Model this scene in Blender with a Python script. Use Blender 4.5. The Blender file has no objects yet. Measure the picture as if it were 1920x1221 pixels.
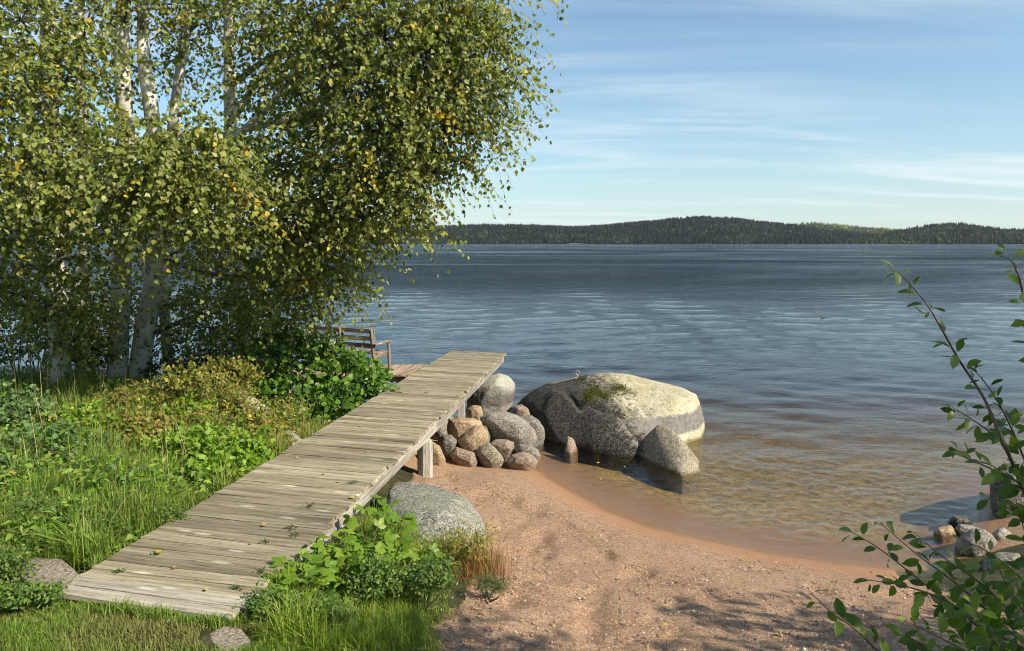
import bpy, bmesh, math, random
import numpy as np
from mathutils import Vector, Matrix, noise as mnoise
from mathutils.bvhtree import BVHTree

rng = np.random.default_rng(11)
random.seed(11)
scene = bpy.context.scene
COL = scene.collection

# ---------------------------------------------------------------- camera
CAMZ = 3.2
FPX = 1350.0
PITCH = math.atan(155.0 / FPX)
cam_d = bpy.data.cameras.new('camera')
cam_d.sensor_width = 36.0
cam_d.lens = 36.0 * FPX / 1920.0
cam_d.clip_start = 0.05
cam_d.clip_end = 20000
cam = bpy.data.objects.new('camera', cam_d)
cam.location = (0, 0, CAMZ)
cam.rotation_euler = (math.pi / 2 - PITCH, 0, 0)
COL.objects.link(cam)
scene.camera = cam

# ---------------------------------------------------------------- sun, sky, exposure
SUN_AZ, SUN_EL = math.radians(119), math.radians(38)
TO_SUN = Vector((math.sin(SUN_AZ) * math.cos(SUN_EL), math.cos(SUN_AZ) * math.cos(SUN_EL), math.sin(SUN_EL)))
sd = bpy.data.lights.new('sun', 'SUN')
sd.energy = 4.1
sd.angle = math.radians(0.55)
sd.color = (1.0, 0.92, 0.76)
sun = bpy.data.objects.new('sun', sd)
sun.rotation_euler = (-TO_SUN).to_track_quat('-Z', 'Y').to_euler()
COL.objects.link(sun)

world = bpy.data.worlds.new('World')
scene.world = world
world.use_nodes = True


def N(nt, kind, **kw):
    n = nt.nodes.new(kind)
    for k, v in kw.items():
        if hasattr(n, k) and k not in n.inputs:
            setattr(n, k, v)
        else:
            key = int(k[1:]) if (k[0] == 'i' and k[1:].isdigit()) else k.replace('_', ' ')
            s = n.inputs[key]
            if isinstance(v, bpy.types.NodeSocket):
                nt.links.new(v, s)
            else:
                s.default_value = v
    return n


def math_n(nt, op, a, b=None, c=None, clamp=False):
    n = nt.nodes.new('ShaderNodeMath')
    n.operation = op
    n.use_clamp = clamp
    for i, v in enumerate((a, b, c)):
        if v is None:
            continue
        if isinstance(v, bpy.types.NodeSocket):
            nt.links.new(v, n.inputs[i])
        else:
            n.inputs[i].default_value = v
    return n.outputs[0]


def mixc(nt, f, a, b, blend='MIX'):
    n = nt.nodes.new('ShaderNodeMix')
    n.data_type = 'RGBA'
    n.blend_type = blend
    n.clamp_factor = True
    for s, v in ((n.inputs[0], f), (n.inputs[6], a), (n.inputs[7], b)):
        if isinstance(v, bpy.types.NodeSocket):
            nt.links.new(v, s)
        else:
            s.default_value = v if isinstance(v, float) else (tuple(v) + (1,))[:4]
    return n.outputs[2]


def ramp(nt, f, lo, hi):
    n = nt.nodes.new('ShaderNodeMapRange')
    n.interpolation_type = 'SMOOTHSTEP'
    nt.links.new(f, n.inputs[0])
    n.inputs[1].default_value = lo
    n.inputs[2].default_value = hi
    return n.outputs[0]


def vmap(nt, vec, scale, loc=(0, 0, 0), rot=(0, 0, 0)):
    n = nt.nodes.new('ShaderNodeMapping')
    nt.links.new(vec, n.inputs[0])
    n.inputs['Scale'].default_value = scale
    n.inputs['Location'].default_value = loc
    n.inputs['Rotation'].default_value = rot
    return n.outputs[0]


def noise_n(nt, vec, scale, detail=4.0, rough=0.55, dist=0.0):
    n = nt.nodes.new('ShaderNodeTexNoise')
    nt.links.new(vec, n.inputs['Vector'])
    n.inputs['Scale'].default_value = scale
    n.inputs['Detail'].default_value = detail
    n.inputs['Roughness'].default_value = rough
    n.inputs['Distortion'].default_value = dist
    return n.outputs[0]


def setup_world():
    nt = world.node_tree
    nt.nodes.clear()
    out = nt.nodes.new('ShaderNodeOutputWorld')
    bg = nt.nodes.new('ShaderNodeBackground')
    sky = nt.nodes.new('ShaderNodeTexSky')
    sky.sky_type = 'NISHITA'
    sky.sun_disc = False
    sky.sun_elevation = SUN_EL
    sky.sun_rotation = SUN_AZ
    sky.altitude = 60
    sky.air_density = 1.0
    sky.dust_density = 0.35
    sky.ozone_density = 2.6
    tc = nt.nodes.new('ShaderNodeTexCoord')
    sep = N(nt, 'ShaderNodeSeparateXYZ', Vector=tc.outputs['Generated'])
    zz = math_n(nt, 'ADD', math_n(nt, 'MAXIMUM', sep.outputs[2], 0.0), 0.10)
    cx = math_n(nt, 'DIVIDE', sep.outputs[0], zz)
    cy = math_n(nt, 'DIVIDE', sep.outputs[1], zz)
    comb = N(nt, 'ShaderNodeCombineXYZ', X=cx, Y=cy, Z=0.0).outputs[0]
    c1 = noise_n(nt, vmap(nt, comb, (0.34, 1.5, 1), (3.1, 1.7, 0), (0, 0, 0.12)), 0.9, 8.0, 0.6, 0.9)
    c2 = noise_n(nt, vmap(nt, comb, (0.25, 0.6, 1), (7.3, 0.4, 0)), 0.6, 3.0, 0.5, 0.2)
    cl = math_n(nt, 'MULTIPLY', ramp(nt, c1, 0.43, 0.72), ramp(nt, c2, 0.32, 0.52))
    cl = math_n(nt, 'MULTIPLY', cl, 0.70)
    # thin high veil, thicker towards the horizon all the way round
    veil = math_n(nt, 'POWER', 2.718, math_n(nt, 'MULTIPLY', math_n(nt, 'MAXIMUM', sep.outputs[2], 0.0), -7.5))
    veil = math_n(nt, 'ADD', 0.03, math_n(nt, 'MULTIPLY', veil, 0.66))
    base = mixc(nt, 1.0, sky.outputs[0], (0.80, 1.03, 1.03), 'MULTIPLY')
    col = mixc(nt, veil, base, (4.9, 5.3, 5.5))
    col = mixc(nt, cl, col, (6.2, 6.7, 6.9))
    nt.links.new(col, bg.inputs[0])
    bg.inputs[1].default_value = 0.078
    nt.links.new(bg.outputs[0], out.inputs[0])


setup_world()
vs = scene.view_settings
vs.view_transform = 'Standard'
vs.look = 'None'
vs.exposure = 0.95
vs.gamma = 1.0
vs.use_curve_mapping = False
scene.cycles.use_denoising = True
scene.cycles.filter_width = 1.0
try:
    scene.cycles.denoiser = 'OPENIMAGEDENOISE'
    scene.cycles.denoising_input_passes = 'RGB_ALBEDO_NORMAL'
except Exception:
    pass
scene.cycles.max_bounces = 8
scene.cycles.diffuse_bounces = 3
scene.cycles.glossy_bounces = 3
scene.cycles.transmission_bounces = 4
scene.cycles.transparent_max_bounces = 8
scene.cycles.caustics_reflective = False
scene.cycles.caustics_refractive = False
scene.cycles.sample_clamp_indirect = 4.0

# ---------------------------------------------------------------- pixel helpers (photo pixels, 1920 x 1221)
CP, SP = math.cos(PITCH), math.sin(PITCH)


def ray(px, py):
    u = (px - 960.0) / FPX
    v = (610.5 - py) / FPX
    return np.array([u, CP + v * SP, -SP + v * CP])


def at(px, py, z):
    d = ray(px, py)
    t = (z - CAMZ) / d[2]
    return np.array([0, 0, CAMZ]) + t * d


def atd(px, py, Y):
    d = ray(px, py)
    return np.array([0, 0, CAMZ]) + d * (Y / d[1])


# ---------------------------------------------------------------- mesh helpers
def make_mesh(name, verts, faces, cols=None, smooth=True):
    """faces: list of int arrays (n,3)/(n,4)"""
    me = bpy.data.meshes.new(name)
    verts = np.asarray(verts, dtype=np.float32).reshape(-1, 3)
    if not isinstance(faces, (list, tuple)):
        faces = [faces]
    faces = [np.asarray(f, dtype=np.int32) for f in faces if len(f)]
    me.vertices.add(len(verts))
    me.vertices.foreach_set('co', verts.ravel())
    li = np.concatenate([f.ravel() for f in faces])
    tot = np.concatenate([np.full(len(f), f.shape[1], dtype=np.int32) for f in faces])
    st = np.concatenate([[0], np.cumsum(tot)[:-1]]).astype(np.int32)
    me.loops.add(len(li))
    me.loops.foreach_set('vertex_index', li)
    me.polygons.add(len(tot))
    me.polygons.foreach_set('loop_start', st)
    try:
        me.polygons.foreach_set('loop_total', tot)
    except Exception:
        pass
    me.polygons.foreach_set('use_smooth', np.full(len(tot), bool(smooth)))
    if cols is not None:
        a = me.attributes.new('col', 'FLOAT_COLOR', 'POINT')
        c = np.ones((len(verts), 4), dtype=np.float32)
        c[:, :3] = cols
        a.data.foreach_set('color', c.ravel())
    me.update(calc_edges=True)
    me.validate()
    return me


def link(name, me, mat=None, parent=None, loc=None):
    o = bpy.data.objects.new(name, me)
    COL.objects.link(o)
    if mat is not None and me is not None and len(me.materials) == 0:
        me.materials.append(mat)
    if parent is not None:
        o.parent = parent
    if loc is not None:
        o.location = loc
    return o


def tag(o, label, cat, group=None, kind=None):
    if label:
        o['label'] = label
    if cat:
        o['category'] = cat
    if group:
        o['group'] = group
    if kind:
        o['kind'] = kind
    return o


def thing(name, loc, label, cat, group=None):
    o = bpy.data.objects.new(name, None)
    o.empty_display_size = 0.2
    COL.objects.link(o)
    o.location = loc
    return tag(o, label, cat, group)


def structure(name, me, mat):
    o = link(name, me, mat)
    o['kind'] = 'structure'
    return o


class Acc:
    def __init__(self):
        self.v, self.f3, self.f4, self.c, self.n = [], [], [], [], 0

    def add(self, v, f3=None, f4=None, c=None):
        v = np.asarray(v, dtype=np.float32).reshape(-1, 3)
        self.v.append(v)
        if f3 is not None and len(f3):
            self.f3.append(np.asarray(f3, dtype=np.int32) + self.n)
        if f4 is not None and len(f4):
            self.f4.append(np.asarray(f4, dtype=np.int32) + self.n)
        if c is not None:
            c = np.asarray(c, dtype=np.float32)
            self.c.append(np.broadcast_to(c, (len(v), 3)))
        self.n += len(v)

    def mesh(self, name, origin=(0, 0, 0), smooth=True):
        v = np.concatenate(self.v) - np.asarray(origin, dtype=np.float32)
        fs = []
        if self.f3:
            fs.append(np.concatenate(self.f3))
        if self.f4:
            fs.append(np.concatenate(self.f4))
        return make_mesh(name, v, fs, np.concatenate(self.c) if self.c else None, smooth)


def tube(acc, pts, rad, sides=6, cap=True, col=None, wob=0.0):
    pts = np.asarray(pts, dtype=float)
    n = len(pts)
    rad = np.broadcast_to(np.asarray(rad, dtype=float), (n,))
    tg = np.gradient(pts, axis=0)
    tg /= np.linalg.norm(tg, axis=1)[:, None] + 1e-9
    ref = np.array([1.0, 0, 0]) if abs(tg[0][0]) < 0.7 else np.array([0, 1.0, 0])
    a = np.cross(tg, ref)
    a /= np.linalg.norm(a, axis=1)[:, None] + 1e-9
    b = np.cross(tg, a)
    th = np.arange(sides) * 2 * np.pi / sides
    r = rad[:, None] * (1 + (rng.uniform(-wob, wob, (n, sides)) if wob else 0))
    v = pts[:, None, :] + r[..., None] * (np.cos(th)[None, :, None] * a[:, None, :] + np.sin(th)[None, :, None] * b[:, None, :])
    i = np.arange(n - 1)[:, None] * sides
    j = np.arange(sides)[None, :]
    k = (j + 1) % sides
    f4 = np.stack([i + j, i + k, i + sides + k, i + sides + j], -1).reshape(-1, 4)
    vv = v.reshape(-1, 3)
    f3 = []
    if cap:
        vv = np.concatenate([vv, pts[:1], pts[-1:]])
        c0, c1 = n * sides, n * sides + 1
        for s in range(sides):
            f3.append([c0, (s + 1) % sides, s])
            f3.append([c1, (n - 1) * sides + s, (n - 1) * sides + (s + 1) % sides])
    acc.add(vv, f3, f4, col)


def spline(pts, n):
    """Catmull-Rom through pts, n samples"""
    P = np.asarray(pts, dtype=float)
    P = np.vstack([2 * P[0] - P[1], P, 2 * P[-1] - P[-2]])
    m = len(P) - 3
    ts = np.linspace(0, m - 1e-6, n)
    i = ts.astype(int)
    t = (ts - i)[:, None]
    p0, p1, p2, p3 = P[i], P[i + 1], P[i + 2], P[i + 3]
    return 0.5 * (2 * p1 + (p2 - p0) * t + (2 * p0 - 5 * p1 + 4 * p2 - p3) * t ** 2 + (3 * p1 - p0 - 3 * p2 + p3) * t ** 3)


def unit(a):
    return a / (np.linalg.norm(a, axis=-1, keepdims=True) + 1e-9)


def scatter(acc, tv, tf3, pos, tip, nrm, size, col, width=None):
    """put a template leaf (x side, y tip, z normal) at many places"""
    tip = unit(tip)
    nrm = nrm - tip * np.sum(nrm * tip, -1, keepdims=True)
    nrm = unit(nrm)
    side = np.cross(tip, nrm)
    w = size if width is None else width
    n, m = len(pos), len(tv)
    v = (pos[:, None, :] + tv[None, :, 0:1] * (side * w[:, None])[:, None, :]
         + tv[None, :, 1:2] * (tip * size[:, None])[:, None, :]
         + tv[None, :, 2:3] * (nrm * size[:, None])[:, None, :])
    f = (np.asarray(tf3)[None] + (np.arange(n) * m)[:, None, None]).reshape(-1, 3)
    acc.add(v.reshape(-1, 3), f, None, np.repeat(col, m, axis=0))


LEAF_BIRCH_V = np.array([[0, 0, 0], [-.40, .33, .07], [.40, .33, .07], [0, .45, -.02], [-.2, .68, .03], [.2, .68, .03], [0, 1, -.10]], float)
LEAF_BIRCH_F = [[0, 3, 1], [0, 2, 3], [1, 3, 4], [3, 2, 5], [4, 3, 6], [3, 5, 6]]
LEAF_ROUND_V = np.array([[0, 0, 0], [-.33, .2, .05], [.33, .2, .05], [-.44, .55, .07], [.44, .55, .07], [-.28, .88, .02], [.28, .88, .02], [0, .98, -.06], [0, .5, -.04]], float)
LEAF_ROUND_F = [[0, 8, 1], [0, 2, 8], [1, 8, 3], [2, 4, 8], [3, 8, 5], [4, 6, 8], [5, 8, 7], [6, 7, 8]]
LEAF_NARROW_V = np.array([[0, 0, 0], [-.16, .35, .03], [.16, .35, .03], [0, .4, -.03], [0, 1, -.12]], float)
LEAF_NARROW_F = [[0, 3, 1], [0, 2, 3], [1, 3, 4], [3, 2, 4]]


# ---------------------------------------------------------------- colour sampling
def palette(n, cols, w=None, jit=0.22, r=rng):
    cols = np.asarray(cols, float)
    k = r.choice(len(cols), n, p=w)
    return cols[k] * r.uniform(1 - jit, 1 + jit, (n, 1)) * r.uniform(.92, 1.08, (n, 3))


# ---------------------------------------------------------------- materials
def new_mat(name):
    m = bpy.data.materials.new(name)
    m.use_nodes = True
    nt = m.node_tree
    nt.nodes.clear()
    out = nt.nodes.new('ShaderNodeOutputMaterial')
    return m, nt, out


def bump_n(nt, h, strength, dist, normal=None):
    b = nt.nodes.new('ShaderNodeBump')
    nt.links.new(h, b.inputs['Height'])
    b.inputs['Strength'].default_value = strength
    b.inputs['Distance'].default_value = dist
    if normal is not None:
        nt.links.new(normal, b.inputs['Normal'])
    return b.outputs[0]


def leaf_material(name, transl=0.35, rough=0.42, spec=0.35, objvar=None):
    m, nt, out = new_mat(name)
    if objvar is None:
        c = N(nt, 'ShaderNodeAttribute', attribute_name='col').outputs['Color']
    else:
        inf = nt.nodes.new('ShaderNodeObjectInfo')
        cr = nt.nodes.new('ShaderNodeValToRGB')
        nt.links.new(inf.outputs['Random'], cr.inputs[0])
        els = cr.color_ramp.elements
        for i, (p, cc) in enumerate(objvar):
            e = els[i] if i < len(els) else els.new(p)
            e.position = p
            e.color = tuple(cc) + (1,)
        c = cr.outputs[0]
        tc = nt.nodes.new('ShaderNodeTexCoord')
        nz = noise_n(nt, tc.outputs['Object'], 3.0, 3.0)
        c = mixc(nt, math_n(nt, 'MULTIPLY', nz, 0.6), c, mixc(nt, 1.0, c, (0.55, 0.6, 0.5), 'MULTIPLY'))
    p = N(nt, 'ShaderNodeBsdfPrincipled', Base_Color=c, Roughness=rough)
    p.inputs['Specular IOR Level'].default_value = spec
    tcol = mixc(nt, 1.0, c, (1.35, 1.45, 0.55), 'MULTIPLY')
    t = N(nt, 'ShaderNodeBsdfTranslucent', Color=tcol)
    mx = N(nt, 'ShaderNodeMixShader', i0=transl, i1=p.outputs[0], i2=t.outputs[0])
    nt.links.new(mx.outputs[0], out.inputs[0])
    return m


M_LEAF = leaf_material('birch_leaf', 0.34, 0.48, 0.30)
M_GRASS = leaf_material('grass_blade', 0.34, 0.5, 0.25)
M_HERB = leaf_material('herb_leaf', 0.36, 0.48, 0.3)


def wood_material(name, dark, light, pale, scale=1.0, green=0.0):
    m, nt, out = new_mat(name)
    tc = nt.nodes.new('ShaderNodeTexCoord')
    inf = nt.nodes.new('ShaderNodeObjectInfo')
    off = N(nt, 'ShaderNodeCombineXYZ', X=math_n(nt, 'MULTIPLY', inf.outputs['Random'], 53.0), Y=math_n(nt, 'MULTIPLY', inf.outputs['Random'], 17.0), Z=0.0)
    v = N(nt, 'ShaderNodeVectorMath', operation='ADD', i0=tc.outputs['Object'], i1=off.outputs[0]).outputs[0]
    g1 = noise_n(nt, vmap(nt, v, (1.6, 38, 38)), 1.0 * scale, 6.0, 0.62, 0.3)
    g2 = noise_n(nt, vmap(nt, v, (0.9, 7, 7)), 1.3 * scale, 3.0, 0.5)
    g3 = noise_n(nt, vmap(nt, v, (5, 160, 160)), 1.0 * scale, 3.0, 0.6)
    kn = N(nt, 'ShaderNodeTexVoronoi', Vector=vmap(nt, v, (2.4, 8.0, 1.0)), Scale=1.0)
    knot = ramp(nt, kn.outputs['Distance'], 0.20, 0.07)
    f = ramp(nt, math_n(nt, 'ADD', math_n(nt, 'MULTIPLY', g1, 0.6), math_n(nt, 'MULTIPLY', g2, 0.4)), 0.33, 0.66)
    c = mixc(nt, f, dark, light)
    crackf = ramp(nt, g3, 0.30, 0.44)
    c = mixc(nt, crackf, mixc(nt, 1.0, c, (0.45, 0.42, 0.4), 'MULTIPLY'), c)
    c = mixc(nt, math_n(nt, 'MULTIPLY', knot, 0.75), c, pale)
    val = math_n(nt, 'ADD', math_n(nt, 'MULTIPLY', inf.outputs['Random'], 0.55), 0.72)
    hsv = N(nt, 'ShaderNodeHueSaturation', Color=c, Value=val)
    hsv.inputs['Saturation'].default_value = 1.0
    p = N(nt, 'ShaderNodeBsdfPrincipled', Base_Color=hsv.outputs[0], Roughness=0.82)
    p.inputs['Specular IOR Level'].default_value = 0.25
    h = math_n(nt, 'ADD', g1, math_n(nt, 'MULTIPLY', crackf, 0.8))
    nt.links.new(bump_n(nt, h, 0.6, 0.006), p.inputs['Normal'])
    nt.links.new(p.outputs[0], out.inputs[0])
    return m


M_PLANK = wood_material('weathered_plank', (0.150, 0.120, 0.076), (0.37, 0.315, 0.215), (0.54, 0.49, 0.38))
M_PLANK_P = wood_material('pale_plank', (0.23, 0.20, 0.15), (0.43, 0.385, 0.30), (0.58, 0.53, 0.44))
M_BEAM = wood_material('bleached_beam', (0.19, 0.165, 0.135), (0.44, 0.40, 0.345), (0.52, 0.48, 0.42))
M_PLAT = wood_material('platform_plank', (0.20, 0.135, 0.085), (0.42, 0.31, 0.21), (0.5, 0.42, 0.33))
M_BENCH = wood_material('bench_wood', (0.12, 0.085, 0.06), (0.38, 0.31, 0.25), (0.45, 0.38, 0.32))


def rock_material(name, base, dark, pale, mode=None, lich=0.4, scale=1.0, moss=0.0):
    m, nt, out = new_mat(name)
    tc = nt.nodes.new('ShaderNodeTexCoord')
    geo = nt.nodes.new('ShaderNodeNewGeometry')
    inf = nt.nodes.new('ShaderNodeObjectInfo')
    v = tc.outputs['Object']
    n1 = noise_n(nt, v, 2.2 * scale, 6.0, 0.65)
    n2 = noise_n(nt, v, 14 * scale, 5.0, 0.7)
    sp = noise_n(nt, v, 48, 4.0, 0.75)
    c = mixc(nt, ramp(nt, n1, 0.36, 0.62), dark, base)
    c = mixc(nt, math_n(nt, 'MULTIPLY', ramp(nt, n2, 0.5, 0.68), lich), c, pale)
    # mineral speckle
    c = mixc(nt, math_n(nt, 'MULTIPLY', ramp(nt, sp, 0.50, 0.62), 0.75), c, pale)
    c = mixc(nt, math_n(nt, 'MULTIPLY', ramp(nt, sp, 0.49, 0.38), 0.75), c, tuple(0.3 * q for q in dark))
    sepw = N(nt, 'ShaderNodeSeparateXYZ', Vector=geo.outputs['Position'])
    sepo = N(nt, 'ShaderNodeSeparateXYZ', Vector=v)
    if mode == 'big':
        # dark crusted left and lower side, pale lichen upper right side, water stain at the foot
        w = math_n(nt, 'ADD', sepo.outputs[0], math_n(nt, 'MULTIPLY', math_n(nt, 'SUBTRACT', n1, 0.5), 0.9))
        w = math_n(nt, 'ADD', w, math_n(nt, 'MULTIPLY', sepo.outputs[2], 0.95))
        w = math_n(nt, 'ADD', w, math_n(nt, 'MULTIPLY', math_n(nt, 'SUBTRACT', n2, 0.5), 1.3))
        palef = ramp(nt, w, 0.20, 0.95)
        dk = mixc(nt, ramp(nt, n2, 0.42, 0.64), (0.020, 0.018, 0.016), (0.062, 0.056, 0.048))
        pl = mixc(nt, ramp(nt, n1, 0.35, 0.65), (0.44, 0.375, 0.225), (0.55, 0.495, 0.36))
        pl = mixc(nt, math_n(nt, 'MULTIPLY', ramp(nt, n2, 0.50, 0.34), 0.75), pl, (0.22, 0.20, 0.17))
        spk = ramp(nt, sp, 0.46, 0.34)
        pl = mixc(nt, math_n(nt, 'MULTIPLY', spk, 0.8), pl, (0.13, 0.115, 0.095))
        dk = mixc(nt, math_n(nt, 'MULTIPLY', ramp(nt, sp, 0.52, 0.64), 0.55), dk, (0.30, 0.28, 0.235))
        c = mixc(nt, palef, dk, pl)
        zb = math_n(nt, 'ADD', sepw.outputs[2], math_n(nt, 'MULTIPLY', math_n(nt, 'SUBTRACT', n2, 0.5), 0.07))
        band = math_n(nt, 'MULTIPLY', ramp(nt, zb, 0.115, 0.15), ramp(nt, zb, 0.42, 0.36))
        band = math_n(nt, 'MULTIPLY', band, palef)
        c = mixc(nt, math_n(nt, 'MULTIPLY', band, 0.9), c, mixc(nt, ramp(nt, n2, 0.4, 0.6), (0.13, 0.12, 0.115), (0.20, 0.185, 0.18)))
        mossd = N(nt, 'ShaderNodeVectorMath', operation='DISTANCE', i0=v)
        mossd.inputs[1].default_value = (-0.16, -0.42, 0.42)
        mossd2 = N(nt, 'ShaderNodeVectorMath', operation='DISTANCE', i0=v)
        mossd2.inputs[1].default_value = (0.28, -0.30, 0.52)
        md = math_n(nt, 'MINIMUM', mossd.outputs['Value'], math_n(nt, 'ADD', mossd2.outputs['Value'], 0.06))
        md = math_n(nt, 'ADD', md, math_n(nt, 'MULTIPLY', math_n(nt, 'SUBTRACT', n2, 0.5), 0.8))
        mf = math_n(nt, 'MULTIPLY', ramp(nt, md, 0.28, 0.14), 0.7)
        c = mixc(nt, mf, c, mixc(nt, sp, (0.02, 0.022, 0.006), (0.10, 0.10, 0.016)))
    elif mode == 'stain':
        zb = math_n(nt, 'ADD', sepw.outputs[2], math_n(nt, 'MULTIPLY', math_n(nt, 'SUBTRACT', n2, 0.5), 0.25))
        band = math_n(nt, 'MULTIPLY', ramp(nt, zb, 0.20, 0.27), ramp(nt, zb, 0.55, 0.40))
        c = mixc(nt, math_n(nt, 'MULTIPLY', band, 0.75), c, (0.12, 0.105, 0.10))
        topf = ramp(nt, zb, 0.58, 0.72)
        c = mixc(nt, math_n(nt, 'MULTIPLY', topf, 0.6), c, (0.42, 0.43, 0.30))
    if moss:
        nz = N(nt, 'ShaderNodeSeparateXYZ', Vector=geo.outputs['Normal']).outputs[2]
        mm = math_n(nt, 'ADD', nz, math_n(nt, 'MULTIPLY', math_n(nt, 'SUBTRACT', n1, 0.5), 2.4))
        c = mixc(nt, math_n(nt, 'MULTIPLY', ramp(nt, mm, 0.7, 1.1), moss), c, (0.13, 0.14, 0.035))
    # damp foot at the waterline
    wet = ramp(nt, math_n(nt, 'ADD', sepw.outputs[2], math_n(nt, 'MULTIPLY', math_n(nt, 'SUBTRACT', n2, 0.5), 0.05)), 0.05, 0.015)
    c = mixc(nt, math_n(nt, 'MULTIPLY', wet, 0.8), c, mixc(nt, 1.0, c, (0.35, 0.30, 0.22), 'MULTIPLY'))
    rg = math_n(nt, 'SUBTRACT', 0.88, math_n(nt, 'MULTIPLY', wet, 0.5))
    p = N(nt, 'ShaderNodeBsdfPrincipled', Base_Color=c, Roughness=rg)
    p.inputs['Specular IOR Level'].default_value = 0.25
    h = math_n(nt, 'ADD', math_n(nt, 'MULTIPLY', n2, 1.0), math_n(nt, 'MULTIPLY', sp, 0.35))
    nt.links.new(bump_n(nt, h, 0.9, 0.045), p.inputs['Normal'])
    nt.links.new(p.outputs[0], out.inputs[0])
    return m


M_ROCK_BIG = rock_material('boulder_granite', (0.3, 0.28, 0.24), (0.1, 0.1, 0.09), (0.5, 0.47, 0.38), 'big')
M_ROCK_GREY = rock_material('grey_granite', (0.31, 0.272, 0.222), (0.15, 0.130, 0.108), (0.47, 0.43, 0.365), None, 0.5)
M_ROCK_STAIN = rock_material('stained_granite', (0.42, 0.39, 0.34), (0.27, 0.25, 0.22), (0.52, 0.50, 0.42), 'stain', 0.4)
M_ROCK_PINK = rock_material('pink_granite', (0.38, 0.275, 0.20), (0.22, 0.155, 0.115), (0.48, 0.39, 0.31), None, 0.45)
M_ROCK_OCHRE = rock_material('ochre_granite', (0.47, 0.33, 0.20), (0.33, 0.22, 0.13), (0.52, 0.42, 0.29), None, 0.25)
M_ROCK_LICHEN = rock_material('lichen_granite', (0.30, 0.285, 0.25), (0.15, 0.14, 0.125), (0.50, 0.485, 0.41), None, 0.75, 0.6, 0.35)
M_ROCK_DARK = rock_material('dark_granite', (0.14, 0.13, 0.115), (0.06, 0.055, 0.05), (0.28, 0.26, 0.23), None, 0.35)
M_ROCK_MOSS = rock_material('mossy_granite', (0.30, 0.28, 0.24), (0.14, 0.13, 0.11), (0.45, 0.43, 0.36), None, 0.5, 1.0, 0.9)
M_ROCK_WEDGE = rock_material('wedge_granite', (0.36, 0.30, 0.21), (0.17, 0.145, 0.11), (0.52, 0.45, 0.32), None, 0.5)


def bark_material(name, white=True):
    m, nt, out = new_mat(name)
    tc = nt.nodes.new('ShaderNodeTexCoord')
    v = tc.outputs['Object']
    if white:
        n1 = noise_n(nt, vmap(nt, v, (4, 4, 26)), 1.0, 4.0, 0.6)
        n2 = noise_n(nt, vmap(nt, v, (3, 3, 2.2)), 1.2, 5.0, 0.6)
        n3 = noise_n(nt, vmap(nt, v, (2, 2, 1)), 1.0, 3.0, 0.5)
        c = mixc(nt, ramp(nt, n3, 0.35, 0.65), (0.40, 0.36, 0.28), (0.68, 0.65, 0.58))
        c = mixc(nt, ramp(nt, n1, 0.62, 0.70), c, (0.05, 0.045, 0.04))
        c = mixc(nt, math_n(nt, 'MULTIPLY', ramp(nt, n2, 0.50, 0.64), 0.85), c, (0.115, 0.105, 0.065))
        h = n2
    else:
        n1 = noise_n(nt, v, 12, 5.0, 0.6)
        c = mixc(nt, n1, (0.035, 0.025, 0.02), (0.11, 0.085, 0.07))
        h = n1
    p = N(nt, 'ShaderNodeBsdfPrincipled', Base_Color=c, Roughness=0.75)
    nt.links.new(bump_n(nt, h, 0.5, 0.02), p.inputs['Normal'])
    nt.links.new(p.outputs[0], out.inputs[0])
    return m


M_BARK = bark_material('birch_bark')
M_TWIG = bark_material('dark_twig_bark', False)


def plain_material(name, col, rough=0.7, metal=0.0, var=0.25, scale=30):
    m, nt, out = new_mat(name)
    tc = nt.nodes.new('ShaderNodeTexCoord')
    n1 = noise_n(nt, tc.outputs['Object'], scale, 4.0)
    c = mixc(nt, n1, tuple(q * (1 - var) for q in col), tuple(q * (1 + var) for q in col))
    p = N(nt, 'ShaderNodeBsdfPrincipled', Base_Color=c, Roughness=rough, Metallic=metal)
    nt.links.new(p.outputs[0], out.inputs[0])
    return m


M_STEEL = plain_material('rusty_steel', (0.42, 0.36, 0.28), 0.5, 0.7)
M_STEM = plain_material('red_brown_stem', (0.12, 0.06, 0.04), 0.5)
M_STEMG = plain_material('green_stem', (0.10, 0.12, 0.035), 0.6)
M_FALLEN = leaf_material('fallen_leaf', 0.25, 0.6, 0.2, [(0.0, (0.55, 0.42, 0.05)), (0.5, (0.50, 0.45, 0.12)), (1.0, (0.42, 0.26, 0.08))])
M_LEAF_ALDER = leaf_material('alder_leaf', 0.34, 0.40, 0.4, [(0.0, (0.055, 0.12, 0.012)), (0.5, (0.10, 0.20, 0.02)), (1.0, (0.16, 0.26, 0.035))])
M_LEAF_FRONT = leaf_material('sallow_leaf', 0.38, 0.42, 0.35, [(0.0, (0.06, 0.11, 0.012)), (0.5, (0.12, 0.19, 0.02)), (0.85, (0.19, 0.26, 0.035)), (1.0, (0.30, 0.33, 0.14))])
M_LEAF_HERB = leaf_material('ground_elder_leaf', 0.36, 0.45, 0.3, [(0.0, (0.10, 0.19, 0.015)), (0.6, (0.17, 0.28, 0.025)), (1.0, (0.27, 0.34, 0.04))])
M_CONCRETE = rock_material('flat_stone', (0.34, 0.285, 0.21), (0.22, 0.175, 0.125), (0.45, 0.39, 0.31), None, 0.3)


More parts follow.
